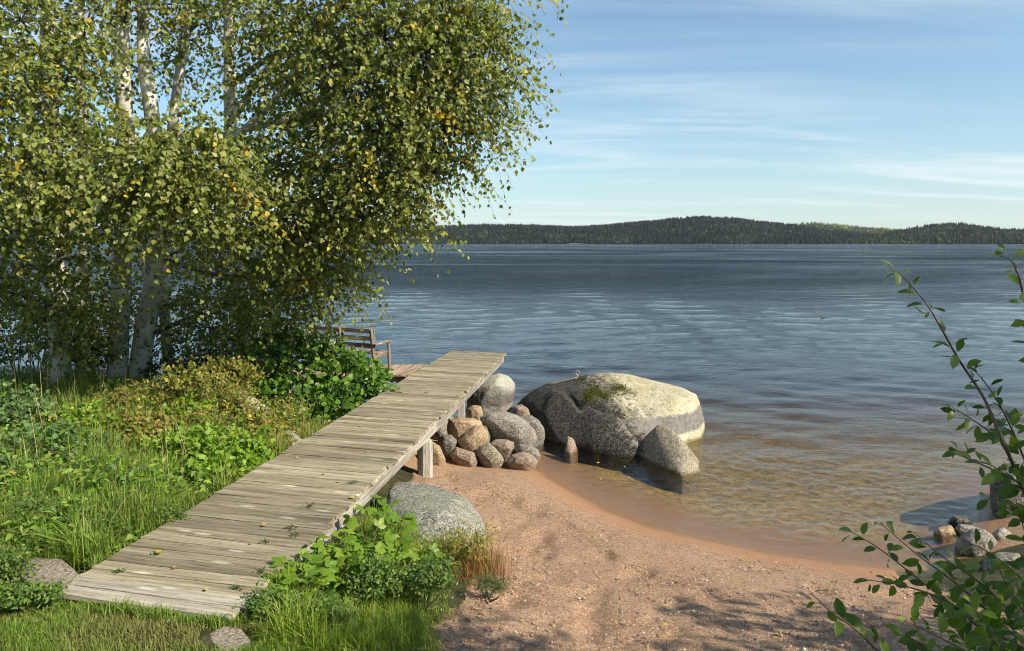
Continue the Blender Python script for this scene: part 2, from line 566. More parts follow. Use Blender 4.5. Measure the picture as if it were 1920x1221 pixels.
# ---------------------------------------------------------------- terrain
SHORE_PX = [(985, 872), (1010, 878), (1060, 905), (1120, 938), (1180, 964), (1260, 991), (1330, 1006), (1400, 1022), (1480, 1036), (1560, 1046), (1640, 1056), (1710, 1062)]
ctrl = []
for px, py in SHORE_PX:
    p = at(px, py, 0.0)
    ctrl.append((p[0], p[1], 0.0))
    if px > 1000:
        ctrl.append((p[0] + .42, p[1] + .55, -.10))
        ctrl.append((p[0] - .28, p[1] - .42, .085))
        ctrl.append((p[0] - .60, p[1] - .95, .20))
ctrl += [(0, 0, 1.6), (-4, 0, 1.7), (4, 0, 1.6), (-9, 0, 1.9), (8, 0, 1.5), (-15, 0, 2.0), (-15, 6, 1.3), (-3.05, 4.62, .85), (-3.15, 4.95, .84),
         (-2.4, 4.2, .915), (-4.2, 4.3, 1.0), (-6, 4.3, 1.1), (-3.3, 5.6, .84), (-1.75, 4.0, .93), (-2.2, 3.4, 1.05), (-2.6, 2.6, 1.2),
         (-1.2, 4.2, .78), (-.6, 4.3, .66), (-1.3, 5.3, .62), (-.9, 5.6, .50), (.2, 4.3, .56), (1.2, 4.2, .55), (2.2, 4.2, .58), (3.2, 4.4, .58),
         (1.2, 2.8, .95), (2.4, 2.6, 1.0), (0, 2.8, 1.0), (4, 2.8, 1.0), (5.5, 4, .9),
         (0, 5.6, .40), (.9, 5.6, .36), (1.8, 5.4, .38), (-.35, 6.6, .34), (-1.0, 7.2, .36), (-.3, 7.8, .26), (-1.1, 8.8, .28), (-.6, 9.2, .17), (-.3, 9.8, .07),
         (-1.4, 10.2, .22), (-1.2, 11.5, .08), (-.6, 11.6, -.05), (-1.0, 13, -.3), (-.4, 13.5, -.55), (-.8, 15, -.9),
         (-2.2, 7, .62), (-2.0, 9, .42), (-2.2, 10.8, .30), (-2.6, 12, .18), (-3.2, 13, -.05), (-3.5, 14.5, -.6),
         (-4, 6.5, .88), (-5, 8.5, .86), (-4, 10, .66), (-3.2, 10.6, .5), (-5, 12, .62), (-5.5, 13.6, .15), (-7, 8, .98), (-7.5, 12, .85), (-7.5, 13.6, .45), (-7.5, 15, -.1), (-7, 17, -1),
         (-10, 9, 1.0), (-11, 12.5, .85), (-11, 14.3, .2), (-11, 15.2, -.15), (-12, 18, -1.2), (-15, 12, .9), (-15, 15, 0), (-15, 19, -1.3),
         (.9, 11, -.2), (1.6, 10.2, -.22), (2.4, 11.2, -.36), (.6, 12.3, -.3), (3, 9, -.22), (4.4, 8.6, -.22), (4.2, 10.5, -.38), (2, 13.5, -.50), (5, 12.5, -.50), (0, 16, -.85), (4, 16, -.88), (-4, 18, -1.2), (8, 14, -.75), (9.5, 12, -.3),
         (0, 21, -1.5), (6, 21, -1.5), (-8, 21, -1.6), (-15, 21, -1.6), (9.5, 18, -1.2),
         (4.5, 6.6, .12), (4.3, 5.6, .40), (5.2, 6.2, .42), (5.6, 7.4, .20), (5.4, 8.3, -.05), (6.4, 8.3, .22), (7, 9.8, -.02), (7, 6, .7), (9.5, 6, 1.0), (9.5, 9, .5), (5.0, 7.5, .0)]
C = np.array(ctrl)


def tps_fit(P, lam=0.004):
    d = np.linalg.norm(P[:, None, :2] - P[None, :, :2], axis=-1)
    K = np.where(d > 0, d ** 2 * np.log(d + 1e-12), 0) + lam * np.eye(len(P))
    Q = np.c_[np.ones(len(P)), P[:, :2]]
    A = np.block([[K, Q], [Q.T, np.zeros((3, 3))]])
    return np.linalg.solve(A, np.r_[P[:, 2], 0, 0, 0])


TW = tps_fit(C)


def terrain(x, y):
    x = np.asarray(x, dtype=float)
    y = np.asarray(y, dtype=float)
    sh = np.broadcast(x, y).shape
    xc = np.clip(np.broadcast_to(x, sh).ravel(), -15, 9.5)
    yc = np.clip(np.broadcast_to(y, sh).ravel(), 0, 21)
    z = TW[-3] + TW[-2] * xc + TW[-1] * yc
    for i in range(len(C)):
        r2 = (xc - C[i, 0]) ** 2 + (yc - C[i, 1]) ** 2
        z += TW[i] * 0.5 * r2 * np.log(r2 + 1e-12)
    yo = np.maximum(np.broadcast_to(y, sh).ravel() - 21, 0)
    z = z * np.exp(-yo / 30) + (-5.5) * (1 - np.exp(-yo / 30))
    return z.reshape(sh)


def gp(px, py):
    """pixel -> point on the ground"""
    d = ray(px, py)
    z = 0.5
    for _ in range(14):
        p = at(px, py, z)
        z = 0.5 * z + 0.5 * float(terrain(p[0], p[1]))
    p = at(px, py, z)
    return np.array([p[0], p[1], float(terrain(p[0], p[1]))])


def vnoise(x, y, seed=0, octaves=3):
    """cheap value noise, vectorised"""
    r = np.random.default_rng(seed)
    out = np.zeros_like(x, dtype=float)
    amp = 1.0
    for o in range(octaves):
        T = r.uniform(-1, 1, (128, 128))
        s = 2.0 ** o
        xi, yi = np.floor(x * s).astype(int), np.floor(y * s).astype(int)
        fx, fy = x * s - xi, y * s - yi
        fx, fy = fx * fx * (3 - 2 * fx), fy * fy * (3 - 2 * fy)
        a, b = T[xi % 128, yi % 128], T[(xi + 1) % 128, yi % 128]
        c, d = T[xi % 128, (yi + 1) % 128], T[(xi + 1) % 128, (yi + 1) % 128]
        out += amp * ((a * (1 - fx) + b * fx) * (1 - fy) + (c * (1 - fx) + d * fx) * fy)
        amp *= 0.5
    return out


# jetty edge lines in plan
DECK_Z = 0.92
JNL, JNR = at(96, 1112, DECK_Z), at(436, 1158, DECK_Z)
JFL, JFR = at(847, 657, DECK_Z), at(949, 662, DECK_Z)


def jetty_x(y, side):
    a, b = (JNL, JFL) if side == 'L' else (JNR, JFR)
    return a[0] + (b[0] - a[0]) * (y - a[1]) / (b[1] - a[1])


# right border of the green right of the jetty (towards sand)
GB = np.array([gp(760, 1260), gp(800, 1165), gp(862, 1090), gp(900, 1058), gp(850, 1035), gp(770, 980), gp(745, 930), gp(770, 890), gp(785, 870)])
gb_y, gb_x = GB[:, 1], GB[:, 0]
oo = np.argsort(gb_y)
gb_y, gb_x = gb_y[oo], gb_x[oo]


def green_border(y):
    return np.interp(y, gb_y, gb_x)


def green_field(x, y):
    a = (green_border(y) - x + 0.12 * vnoise(x * 2.2, y * 2.2, 5)) / .22
    a = np.where(y > 15, -1, a)
    a = np.where((y > 9.2) & (x > jetty_x(y, 'L') - 0.3), -1, a)
    b = (x - (3.45 + 0.25 * (y - 4.5)) + 0.25 * vnoise(x * 2, y * 2, 9)) / .3
    b = np.where(y > 7.0, -1, b)
    c = (3.1 - y + 0.25 * vnoise(x * 1.5, y * 1.5, 19)) / .3
    return np.clip(np.maximum(np.maximum(a, b), c) + .5, 0, 1)


def green_mask(x, y):
    return green_field(x, y) > .5


def build_ground():
    xs = np.r_[-3000, -1200, -500, -220, -100, -50, -28, -20, np.arange(-15, -6, .12), np.arange(-6, 6.4, .05), np.arange(6.4, 9.6, .12), 12, 18, 28, 60, 140, 400, 1200, 3000]
    ys = [-200, -60, -20, -8, -2, 0.0, 0.8, 1.5, 2.1]
    y = 2.5
    while y < 21:
        ys.append(y)
        y += 0.0075 * y + 0.008
    ys += [21.5, 23, 26, 31, 40, 60, 110, 250, 600, 1300, 2300]
    ys = np.array(ys)
    X, Y = np.meshgrid(xs, ys)
    Z = terrain(X, Y)
    near = (np.abs(X) < 10) & (Y > 2) & (Y < 16)
    g = green_mask(X, Y)
    n = vnoise(X * 2.6, Y * 2.6, 1, 4)
    dry = np.clip((Z - 0.10) / 0.15, 0, 1)
    dent = -np.clip(vnoise(X * 3.4 + 7, Y * 3.4, 2, 2) - 0.30, 0, 1) * 0.075
    Z = Z + np.where(near & ~g, dry * (0.010 * n + dent + 0.007 * vnoise(X * 9, Y * 9, 8, 3)), 0) + np.where(g & (np.abs(X) < 10) & (Y < 16), 0.012 * (n - 1.6), 0)
    under = np.clip((-Z - 0.06) / 0.2, 0, 1)
    rip = np.sin((Y * 0.92 + X * 0.4) * 2 * np.pi / 0.17 + 2.2 * vnoise(X * 1.5, Y * 1.5, 4))
    Z = Z + np.where(near, under * (0.006 * rip + 0.025 * vnoise(X * 1.2, Y * 1.2, 6, 3)), 0)
    nx, ny = len(xs), len(ys)
    v = np.stack([X, Y, Z], -1).reshape(-1, 3)
    i = np.arange(ny - 1)[:, None] * nx + np.arange(nx - 1)[None, :]
    f = np.stack([i, i + 1, i + nx + 1, i + nx], -1).reshape(-1, 4)
    cols = np.zeros((len(v), 3))
    gf = green_field(X, Y).ravel()
    cols[:, 0] = gf
    me = make_mesh('ground', v, f, cols)
    m, nt, out = new_mat('sand_and_soil')
    geo = nt.nodes.new('ShaderNodeNewGeometry')
    pos = geo.outputs['Position']
    sep = N(nt, 'ShaderNodeSeparateXYZ', Vector=pos)
    a = N(nt, 'ShaderNodeAttribute', attribute_name='col')
    gm = N(nt, 'ShaderNodeSeparateColor', Color=a.outputs['Color']).outputs[0]
    vor = N(nt, 'ShaderNodeTexVoronoi', Vector=pos, Scale=85.0)
    vor2 = N(nt, 'ShaderNodeTexVoronoi', Vector=pos, Scale=34.0)
    rnd = N(nt, 'ShaderNodeSeparateColor', Color=vor.outputs['Color']).outputs[0]
    rnd2 = N(nt, 'ShaderNodeSeparateColor', Color=vor2.outputs['Color']).outputs[1]
    nA = noise_n(nt, pos, 1.3, 5.0, 0.6)
    nB = noise_n(nt, pos, 9.0, 5.0, 0.65)
    nC = noise_n(nt, pos, 260.0, 2.0, 0.6)
    c = mixc(nt, ramp(nt, nA, 0.3, 0.7), (0.335, 0.190, 0.105), (0.405, 0.248, 0.150))
    c = mixc(nt, math_n(nt, 'MULTIPLY', ramp(nt, rnd, 0.62, 0.95), 0.75), c, (0.53, 0.39, 0.265))
    c = mixc(nt, math_n(nt, 'MULTIPLY', ramp(nt, rnd, 0.36, 0.05), 0.65), c, (0.19, 0.105, 0.07))
    c = mixc(nt, math_n(nt, 'MULTIPLY', ramp(nt, rnd2, 0.90, 0.97), 0.6), c, (0.17, 0.13, 0.11))
    c = mixc(nt, math_n(nt, 'MULTIPLY', ramp(nt, nB, 0.56, 0.72), 0.45), c, (0.22, 0.15, 0.10))
    zz = math_n(nt, 'ADD', sep.outputs[2], math_n(nt, 'MULTIPLY', math_n(nt, 'SUBTRACT', nA, 0.5), 0.06))
    damp = ramp(nt, zz, 0.13, 0.06)
    wetf = ramp(nt, zz, 0.055, 0.02)
    c = mixc(nt, math_n(nt, 'MULTIPLY', damp, 0.85), c, mixc(nt, math_n(nt, 'MULTIPLY', rnd, 0.3), (0.29, 0.145, 0.072), (0.39, 0.235, 0.135)))
    c = mixc(nt, math_n(nt, 'MULTIPLY', wetf, 0.8), c, mixc(nt, rnd, (0.155, 0.078, 0.028), (0.235, 0.130, 0.052)))
    bed = ramp(nt, sep.outputs[2], -0.07, -0.22)
    bedc = mixc(nt, ramp(nt, nB, 0.40, 0.62), (0.15, 0.092, 0.030), (0.33, 0.225, 0.090))
    bedc = mixc(nt, math_n(nt, 'MULTIPLY', ramp(nt, rnd2, 0.75, 0.95), 0.6), bedc, (0.48, 0.39, 0.23))
    c = mixc(nt, math_n(nt, 'MULTIPLY', bed, 0.85), c, bedc)
    soil = mixc(nt, ramp(nt, nB, 0.35, 0.65), (0.035, 0.032, 0.015), (0.085, 0.085, 0.028))
    gn = math_n(nt, 'ADD', gm, math_n(nt, 'MULTIPLY', math_n(nt, 'SUBTRACT', nB, 0.5), 0.6))
    c = mixc(nt, ramp(nt, gn, 0.35, 0.65), c, soil)
    rough = math_n(nt, 'SUBTRACT', 0.9, math_n(nt, 'MULTIPLY', wetf, 0.55))
    p = N(nt, 'ShaderNodeBsdfPrincipled', Base_Color=c, Roughness=rough)
    p.inputs['Specular IOR Level'].default_value = 0.3
    h = math_n(nt, 'SUBTRACT', 1.0, vor.outputs['Distance'])
    h = math_n(nt, 'ADD', h, math_n(nt, 'MULTIPLY', nB, 1.2))
    h = math_n(nt, 'MULTIPLY', h, math_n(nt, 'SUBTRACT', 1.0, math_n(nt, 'MULTIPLY', damp, 0.75)))
    nt.links.new(bump_n(nt, h, 0.8, 0.016), p.inputs['Normal'])
    nt.links.new(p.outputs[0], out.inputs[0])
    structure('ground', me, m)


build_ground()


# ---------------------------------------------------------------- lake
RIP = .0085


def build_water():
    ys = [5.2, 5.7, 6.2]
    q, st = 6.5, .027
    while q < 2600:
        ys.append(q)
        if q > 9.5:
            st = min(st * 1.022, .0115 * q)
        q += st
    ys = np.array(ys + [2620.0])
    us = np.r_[np.linspace(-1.15, -.06, 130)[:-1], np.linspace(-.06, .66, 270), np.linspace(.66, 1.15, 50)[1:]]
    R, Cn = len(ys), len(us)
    Y = np.repeat(ys[:, None], Cn, 1)
    X = us[None, :] * (Y + 2.5)
    depth = -terrain(X, Y)
    sp = np.maximum(np.gradient(ys)[:, None], np.gradient(us)[None, :] * Y)
    Z = np.zeros_like(X)
    r = np.random.default_rng(3)
    calm = np.clip(0.16 + depth * 0.95, 0.16, 1.0)
    gust = 0.75 + 0.35 * vnoise(X * 0.06 + 3, Y * 0.03, 21, 3)
    for k in range(52):
        lam = 0.16 * (2.6 / 0.16) ** (r.uniform(0, 1) ** 1.15)
        th = math.radians(-100 + r.normal(0, 42))
        kx, ky = math.cos(th) * 2 * np.pi / lam, math.sin(th) * 2 * np.pi / lam
        a = 0.0064 * lam ** 0.80 * r.uniform(0.6, 1.3)
        fade = np.clip(lam / (sp * 4.0) - 0.8, 0, 1)
        loc = 0.55 + 0.45 * np.sin(X * r.uniform(.1, .5) + Y * r.uniform(.05, .3) + r.uniform(0, 6))
        ph = kx * X + ky * Y + r.uniform(0, 6.28) + 0.7 * vnoise(X / lam * .25, Y / lam * .25, 50 + k, 1)
        s = np.sin(ph)
        Z += a * fade * loc * gust * (s + 0.28 * np.cos(2 * ph)) * (calm if lam > .35 else np.clip(calm * 1.35, 0, 1))
    for k in range(26):
        # small cross ripples of the sheltered shallows
        lam = r.uniform(.11, .30)
        th = math.radians(r.uniform(0, 360))
        kx, ky = math.cos(th) * 2 * np.pi / lam, math.sin(th) * 2 * np.pi / lam
        fade = np.clip(lam / (sp * 4.0) - 0.8, 0, 1)
        Z += RIP * lam ** 1.5 * fade * np.clip(depth / .12, .1, 1) * np.sin(kx * X + ky * Y + r.uniform(0, 6.28))
    v = np.stack([X, Y, Z], -1).reshape(-1, 3)
    i = np.arange(R - 1)[:, None] * Cn + np.arange(Cn - 1)[None, :]
    f = np.stack([i, i + 1, i + Cn + 1, i + Cn], -1).reshape(-1, 4)
    # depth of the water body under each point, read by the material as murkiness
    dcol = np.repeat(np.clip(depth, 0, 6).reshape(-1, 1), 3, 1)
    me = make_mesh('lake', v, f, dcol)
    m, nt, out = new_mat('lake_water')
    geo = nt.nodes.new('ShaderNodeNewGeometry')
    pos = geo.outputs['Position']
    w1 = noise_n(nt, vmap(nt, pos, (4.6, 7.6, 1), (0, 0, 0), (0, 0, 0.2)), 1.0, 5.0, 0.62, 0.5)
    w2 = noise_n(nt, vmap(nt, pos, (0.75, 1.5, 1), (0, 0, 0), (0, 0, -0.15)), 1.0, 5.0, 0.6, 0.4)
    w3 = noise_n(nt, vmap(nt, pos, (0.012, 0.022, 1)), 1.0, 4.0, 0.6, 0.6)
    gust = ramp(nt, w3, 0.36, 0.62)
    st = math_n(nt, 'ADD', 0.25, math_n(nt, 'MULTIPLY', gust, 0.55))
    farf = ramp(nt, N(nt, 'ShaderNodeSeparateXYZ', Vector=pos).outputs[1], 14.0, 90.0)
    h = math_n(nt, 'ADD', math_n(nt, 'MULTIPLY', w1, 0.026), math_n(nt, 'MULTIPLY', w2, math_n(nt, 'ADD', 0.05, math_n(nt, 'MULTIPLY', farf, 0.75))))
    b = nt.nodes.new('ShaderNodeBump')
    nt.links.new(h, b.inputs['Height'])
    nt.links.new(st, b.inputs['Strength'])
    b.inputs['Distance'].default_value = 1.0
    nrm = b.outputs[0]
    # same reflectance from above and below (light goes straight through here, so no total reflection)
    ior = math_n(nt, 'SUBTRACT', 1.25, math_n(nt, 'MULTIPLY', geo.outputs['Backfacing'], 1.25 - 1 / 1.25))
    fr = N(nt, 'ShaderNodeFresnel', IOR=ior, Normal=nrm)
    gl = N(nt, 'ShaderNodeBsdfGlossy', Color=(0.93, 0.96, 1.0, 1), Roughness=0.05, Normal=nrm)
    dep = N(nt, 'ShaderNodeSeparateColor', Color=N(nt, 'ShaderNodeAttribute', attribute_name='col').outputs['Color']).outputs[0]
    ch = [math_n(nt, 'POWER', 2.718, math_n(nt, 'MULTIPLY', dep, -k)) for k in (0.75, 0.92, 1.90)]
    tcol = N(nt, 'ShaderNodeCombineColor', Red=ch[0], Green=ch[1], Blue=ch[2]).outputs[0]
    tr = N(nt, 'ShaderNodeBsdfTransparent', Color=tcol)
    mx = N(nt, 'ShaderNodeMixShader', i0=fr.outputs[0], i1=tr.outputs[0], i2=gl.outputs[0])
    nt.links.new(mx.outputs[0], out.inputs[0])
    structure('lake', me, m)


build_water()


# ---------------------------------------------------------------- far hills and forest
def skyline(kind, u):
    if kind == 'main':
        P = [(-900, 428), (-300, 418), (200, 424), (600, 421), (830, 421), (900, 418), (1000, 419), (1080, 422), (1130, 419), (1180, 414), (1250, 408), (1310, 404), (1370, 406), (1430, 413), (1480, 418), (1560, 429), (1640, 437), (1700, 446), (1760, 455), (3000, 456)]
    elif kind == 'back':
        P = [(-900, 440), (1200, 440), (1400, 424), (1470, 417), (1520, 413), (1570, 417), (1620, 422), (1680, 427), (1800, 430), (2300, 424), (3000, 430)]
    else:
        P = [(-900, 458), (1500, 455), (1600, 444), (1640, 435), (1690, 426), (1740, 418), (1790, 414), (1830, 419), (1880, 425), (1930, 428), (2200, 420), (3000, 430)]
    P = np.array(P, float)
    return np.interp(u, P[:, 0], P[:, 1])


def build_hills():
    fa = Acc()
    m, nt, out = new_mat('forest_floor')
    p = N(nt, 'ShaderNodeBsdfPrincipled', Base_Color=(0.014, 0.018, 0.011, 1), Roughness=0.95)
    p.inputs['Specular IOR Level'].default_value = 0.0
    nt.links.new(p.outputs[0], out.inputs[0])
    r = np.random.default_rng(5)
    tv = [[0, 0, 1]]
    sides = 6
    for k in range(sides):
        a = 2 * np.pi * k / sides
        tv.append([math.cos(a), math.sin(a), 0.0])
    tv = np.array(tv)
    tf = np.array([[0, 1 + k, 1 + (k + 1) % sides] for k in range(sides)])
    rv = np.array([[0, 0, 1], [.75, 0, .72], [.2, .72, .75], [-.65, .4, .7], [-.6, -.45, .74], [.25, -.72, .7], [.9, .1, .3], [.1, .9, .3], [-.9, .2, .3], [-.4, -.85, .3], [.5, -.8, .3], [0, 0, 0]], float)
    rf = np.array([[0, 1, 2], [0, 2, 3], [0, 3, 4], [0, 4, 5], [0, 5, 1], [1, 6, 2], [2, 6, 7], [2, 7, 3], [3, 7, 8], [3, 8, 4], [4, 8, 9], [4, 9, 5], [5, 9, 10], [5, 10, 1], [1, 10, 6]])
    for kind, d0, d1, nT, umin, umax, dcol in (('main', 2050, 2750, 26000, -400, 1760, (.015, .022, .020)), ('back', 3000, 3500, 6000, 1250, 2500, (.10, .12, .05)), ('right', 1960, 2380, 6500, 1560, 2500, (.028, .036, .024))):  # tree colours carry painted light: cloud shade on main, sunlight on back and right
        nu, nd = 240, 14
        U = np.linspace(-700, 2700, nu)
        D = np.linspace(0, 1, nd)
        UU, DD = np.meshgrid(U, D)
        dist = d0 + (d1 - d0) * DD * 1.25
        tree_h = 15.0

        def hgt(u, d):
            Hr = (455 - skyline(kind, u)) * (d1 / FPX) + CAMZ - tree_h
            t = np.clip((d - d0) / (d1 - d0), 0, 1.4)
            s = np.where(t < 1, np.sin(np.clip(t, 0, 1) * np.pi / 2) ** 0.9, 1 - (t - 1) * 0.6)
            b = -1.5 + Hr * s
            b = b + 3.0 * vnoise(u / 60 + 3, d / 90, 71, 2)
            return np.where(Hr < 0, -8 + 0 * b, b)
        Z = hgt(UU, dist)
        Xw = (UU - 960) / FPX * dist
        v = np.stack([Xw, dist, Z], -1).reshape(-1, 3)
        i = np.arange(nd - 1)[:, None] * nu + np.arange(nu - 1)[None, :]
        f = np.stack([i, i + 1, i + nu + 1, i + nu], -1).reshape(-1, 4)
        structure('hill', make_mesh('hill', v, f), m)
        u = r.uniform(umin, umax, nT)
        d = d0 + (d1 - d0) * np.where(r.uniform(0, 1, nT) < 0.15, r.uniform(0, .05, nT), r.uniform(0, 1.08, nT) ** 0.9)
        z = hgt(u, d)
        ok = z > -2
        # clearing with bare rock
        clr = (kind == 'main') & (np.abs(u - 1435) < 42) & (np.abs((455 - (z - CAMZ) * FPX / d) - 441) < 4.5) & (vnoise(u / 14, d / 25, 88, 2) > -.25)
        ok &= ~clr
        u, d, z = u[ok], d[ok], z[ok]
        n = len(u)
        hh = r.uniform(8, 17, n) * np.where(kind == 'back', 0.95, 1.0)
        rr = hh * r.uniform(0.20, 0.30, n)
        pos = np.stack([(u - 960) / FPX * d, d, z - 1], -1)
        patch = vnoise(u / 45, d / 70, 33, 3)
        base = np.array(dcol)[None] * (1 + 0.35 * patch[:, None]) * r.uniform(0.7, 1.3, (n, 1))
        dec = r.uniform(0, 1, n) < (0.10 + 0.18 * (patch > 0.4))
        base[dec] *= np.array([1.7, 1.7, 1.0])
        for sel, tvv, tff, hw in ((~dec, tv, tf, 1.0), (dec, rv, rf, 1.55)):
            k = sel.sum()
            vv = tvv[None] * np.stack([rr[sel] * hw, rr[sel] * hw, hh[sel] * (1 if hw == 1 else .75)], -1)[:, None, :] + pos[sel][:, None, :]
            ff = (tff[None] + (np.arange(k) * len(tvv))[:, None, None]).reshape(-1, 3)
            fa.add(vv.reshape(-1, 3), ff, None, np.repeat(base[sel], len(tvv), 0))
    m2, nt, out = new_mat('far_conifer')
    a = N(nt, 'ShaderNodeAttribute', attribute_name='col')
    p = N(nt, 'ShaderNodeBsdfPrincipled', Base_Color=a.outputs['Color'], Roughness=0.9)
    p.inputs['Specular IOR Level'].default_value = 0.1
    nt.links.new(p.outputs[0], out.inputs[0])
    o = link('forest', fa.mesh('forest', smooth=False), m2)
    tag(o, 'dense dark conifer forest covering the far shore hills, cloud shade and sun painted into its colours', 'forest', None, 'stuff')
    # bare rock outcrops in the clearing
    mr = plain_material('bare_rock_face', (0.30, 0.28, 0.26), 0.9, 0, 0.3, 0.2)
    ra = Acc()
    for k in range(26):
        u, yy = 1408 + r.uniform(0, 75), 441 + r.uniform(-5, 6)
        d = 2050 + (457 - yy) * 17
        z = CAMZ + (455 - yy) * d / FPX
        s = r.uniform(2.0, 5.0)
        vv = rv * np.array([s * r.uniform(1.2, 2.4), s, s * 0.8]) + np.array([(u - 960) / FPX * d, d - 10, z - 1])
        ra.add(vv, rf)
    o = link('rock_outcrop', ra.mesh('rock_outcrop', smooth=False), mr)
    tag(o, 'pale bare rock showing through the forest on the far hillside', 'rock outcrop', None, 'stuff')


build_hills()


# ---------------------------------------------------------------- rocks
def rock_mesh(name, pts, origin, voxel, smooth_it, amp, seed, steps=()):
    bm = bmesh.new()
    for p in pts:
        bm.verts.new(p)
    r = bmesh.ops.convex_hull(bm, input=bm.verts)
    bmesh.ops.delete(bm, geom=[g for g in r['geom_interior'] if isinstance(g, bmesh.types.BMVert)], context='VERTS')
    bmesh.ops.recalc_face_normals(bm, faces=bm.faces)
    me = bpy.data.meshes.new('tmp')
    bm.to_mesh(me)
    bm.free()
    o = bpy.data.objects.new('tmp', me)
    COL.objects.link(o)
    md = o.modifiers.new('r', 'REMESH')
    md.mode = 'VOXEL'
    md.voxel_size = voxel
    ms = o.modifiers.new('s', 'SMOOTH')
    ms.factor = 0.5
    ms.iterations = smooth_it
    dg = bpy.context.evaluated_depsgraph_get()
    ev = o.evaluated_get(dg)
    me2 = bpy.data.meshes.new_from_object(ev)
    bpy.data.objects.remove(o)
    nv = len(me2.vertices)
    co = np.empty(nv * 3, dtype=np.float32)
    no = np.empty(nv * 3, dtype=np.float32)
    me2.vertices.foreach_get('co', co)
    me2.vertices.foreach_get('normal', no)
    co, no = co.reshape(-1, 3).astype(float), no.reshape(-1, 3)
    ext = (co.max(0) - co.min(0)).max()
    off = np.array([seed * 13.7, seed * 5.1, seed * 3.3])
    d = np.empty(nv)
    sc = 2.2 / ext
    for i in range(nv):
        q = Vector(co[i] * sc + off)
        d[i] = (mnoise.noise(q) * 0.55 + mnoise.noise(q * 3.1) * 0.28 + mnoise.noise(q * 9.0) * 0.12 + mnoise.noise(q * 24.0) * 0.06)
    co = co + no * (d * amp * ext)[:, None]
    for (pn, pd, w, depth, lim) in steps:
        # ledge: the side below the plane is set back
        q = co @ np.asarray(pn) - pd
        wob = 0.05 * np.sin(co[:, 0] * 7) + 0.03 * np.sin(co[:, 0] * 17 + 1)
        t = np.clip((q + wob) / w, -1, 1)
        infl = lim(co)
        groove = np.exp(-((q + wob) / (w * 1.2)) ** 2) * depth * 1.0
        bulge = (1 - (t + 1) / 2) * depth * 1.3
        co = co + no * ((bulge - groove) * infl)[:, None]
    me2.vertices.foreach_set('co', (co - np.asarray(origin)).astype(np.float32).ravel())
    me2.polygons.foreach_set('use_smooth', np.ones(len(me2.polygons), dtype=bool))
    me2.update()
    me2.name = name
    return me2


def add_rock(pts, mat, label, seed, amp=0.035, smooth_it=10, res=34, group=None, steps=(), name='rock', cat='rock'):
    pts = np.asarray(pts, float)
    ext = (pts.max(0) - pts.min(0)).max()
    c = pts.mean(0)
    org = np.array([c[0], c[1], pts[:, 2].min()])
    if steps:
        org = c
    me = rock_mesh(name, pts, org, ext / res, smooth_it, amp, seed, steps)
    o = link(name, me, mat, None, org)
    return tag(o, label, cat, group)


def blob_pts(px, py, Y, w, h, dep=None, seed=0, n=16, tilt=0.0, down=0.0, boxy=0.8):
    """random convex lump whose outline spans w x h photo pixels round (px,py) at depth Y"""
    r = np.random.default_rng(seed)
    c = atd(px, py, Y)
    s = Y / FPX
    a, b = w * s / 2, h * s / 2
    dp = (dep if dep else (a + b) * 0.95)
    d = unit(r.normal(0, 1, (n * 4, 3)))
    d = np.sign(d) * np.abs(d) ** boxy
    q = 2.0 / boxy
    d = d / (np.sum(np.abs(d) ** q, 1, keepdims=True) ** (1 / q))
    # a few flat faces
    for _ in range(4):
        pn = unit(r.normal(0, 1, 3))
        lim = r.uniform(.70, .88)
        ex = np.maximum(d @ pn - lim, 0)
        d = d - ex[:, None] * pn
    P = d * np.array([a, dp, b])
    ct, st = math.cos(tilt), math.sin(tilt)
    P = np.stack([P[:, 0] * ct - P[:, 2] * st, P[:, 1], P[:, 0] * st + P[:, 2] * ct], -1)
    P = P + c
    if down:
        lowp = P[P[:, 2] < c[2]].copy()
        lowp[:, 2] -= down * .6
        lowp[:, :2] = c[:2] + (lowp[:, :2] - c[:2]) * .7
        P = np.vstack([P, lowp])
    return P


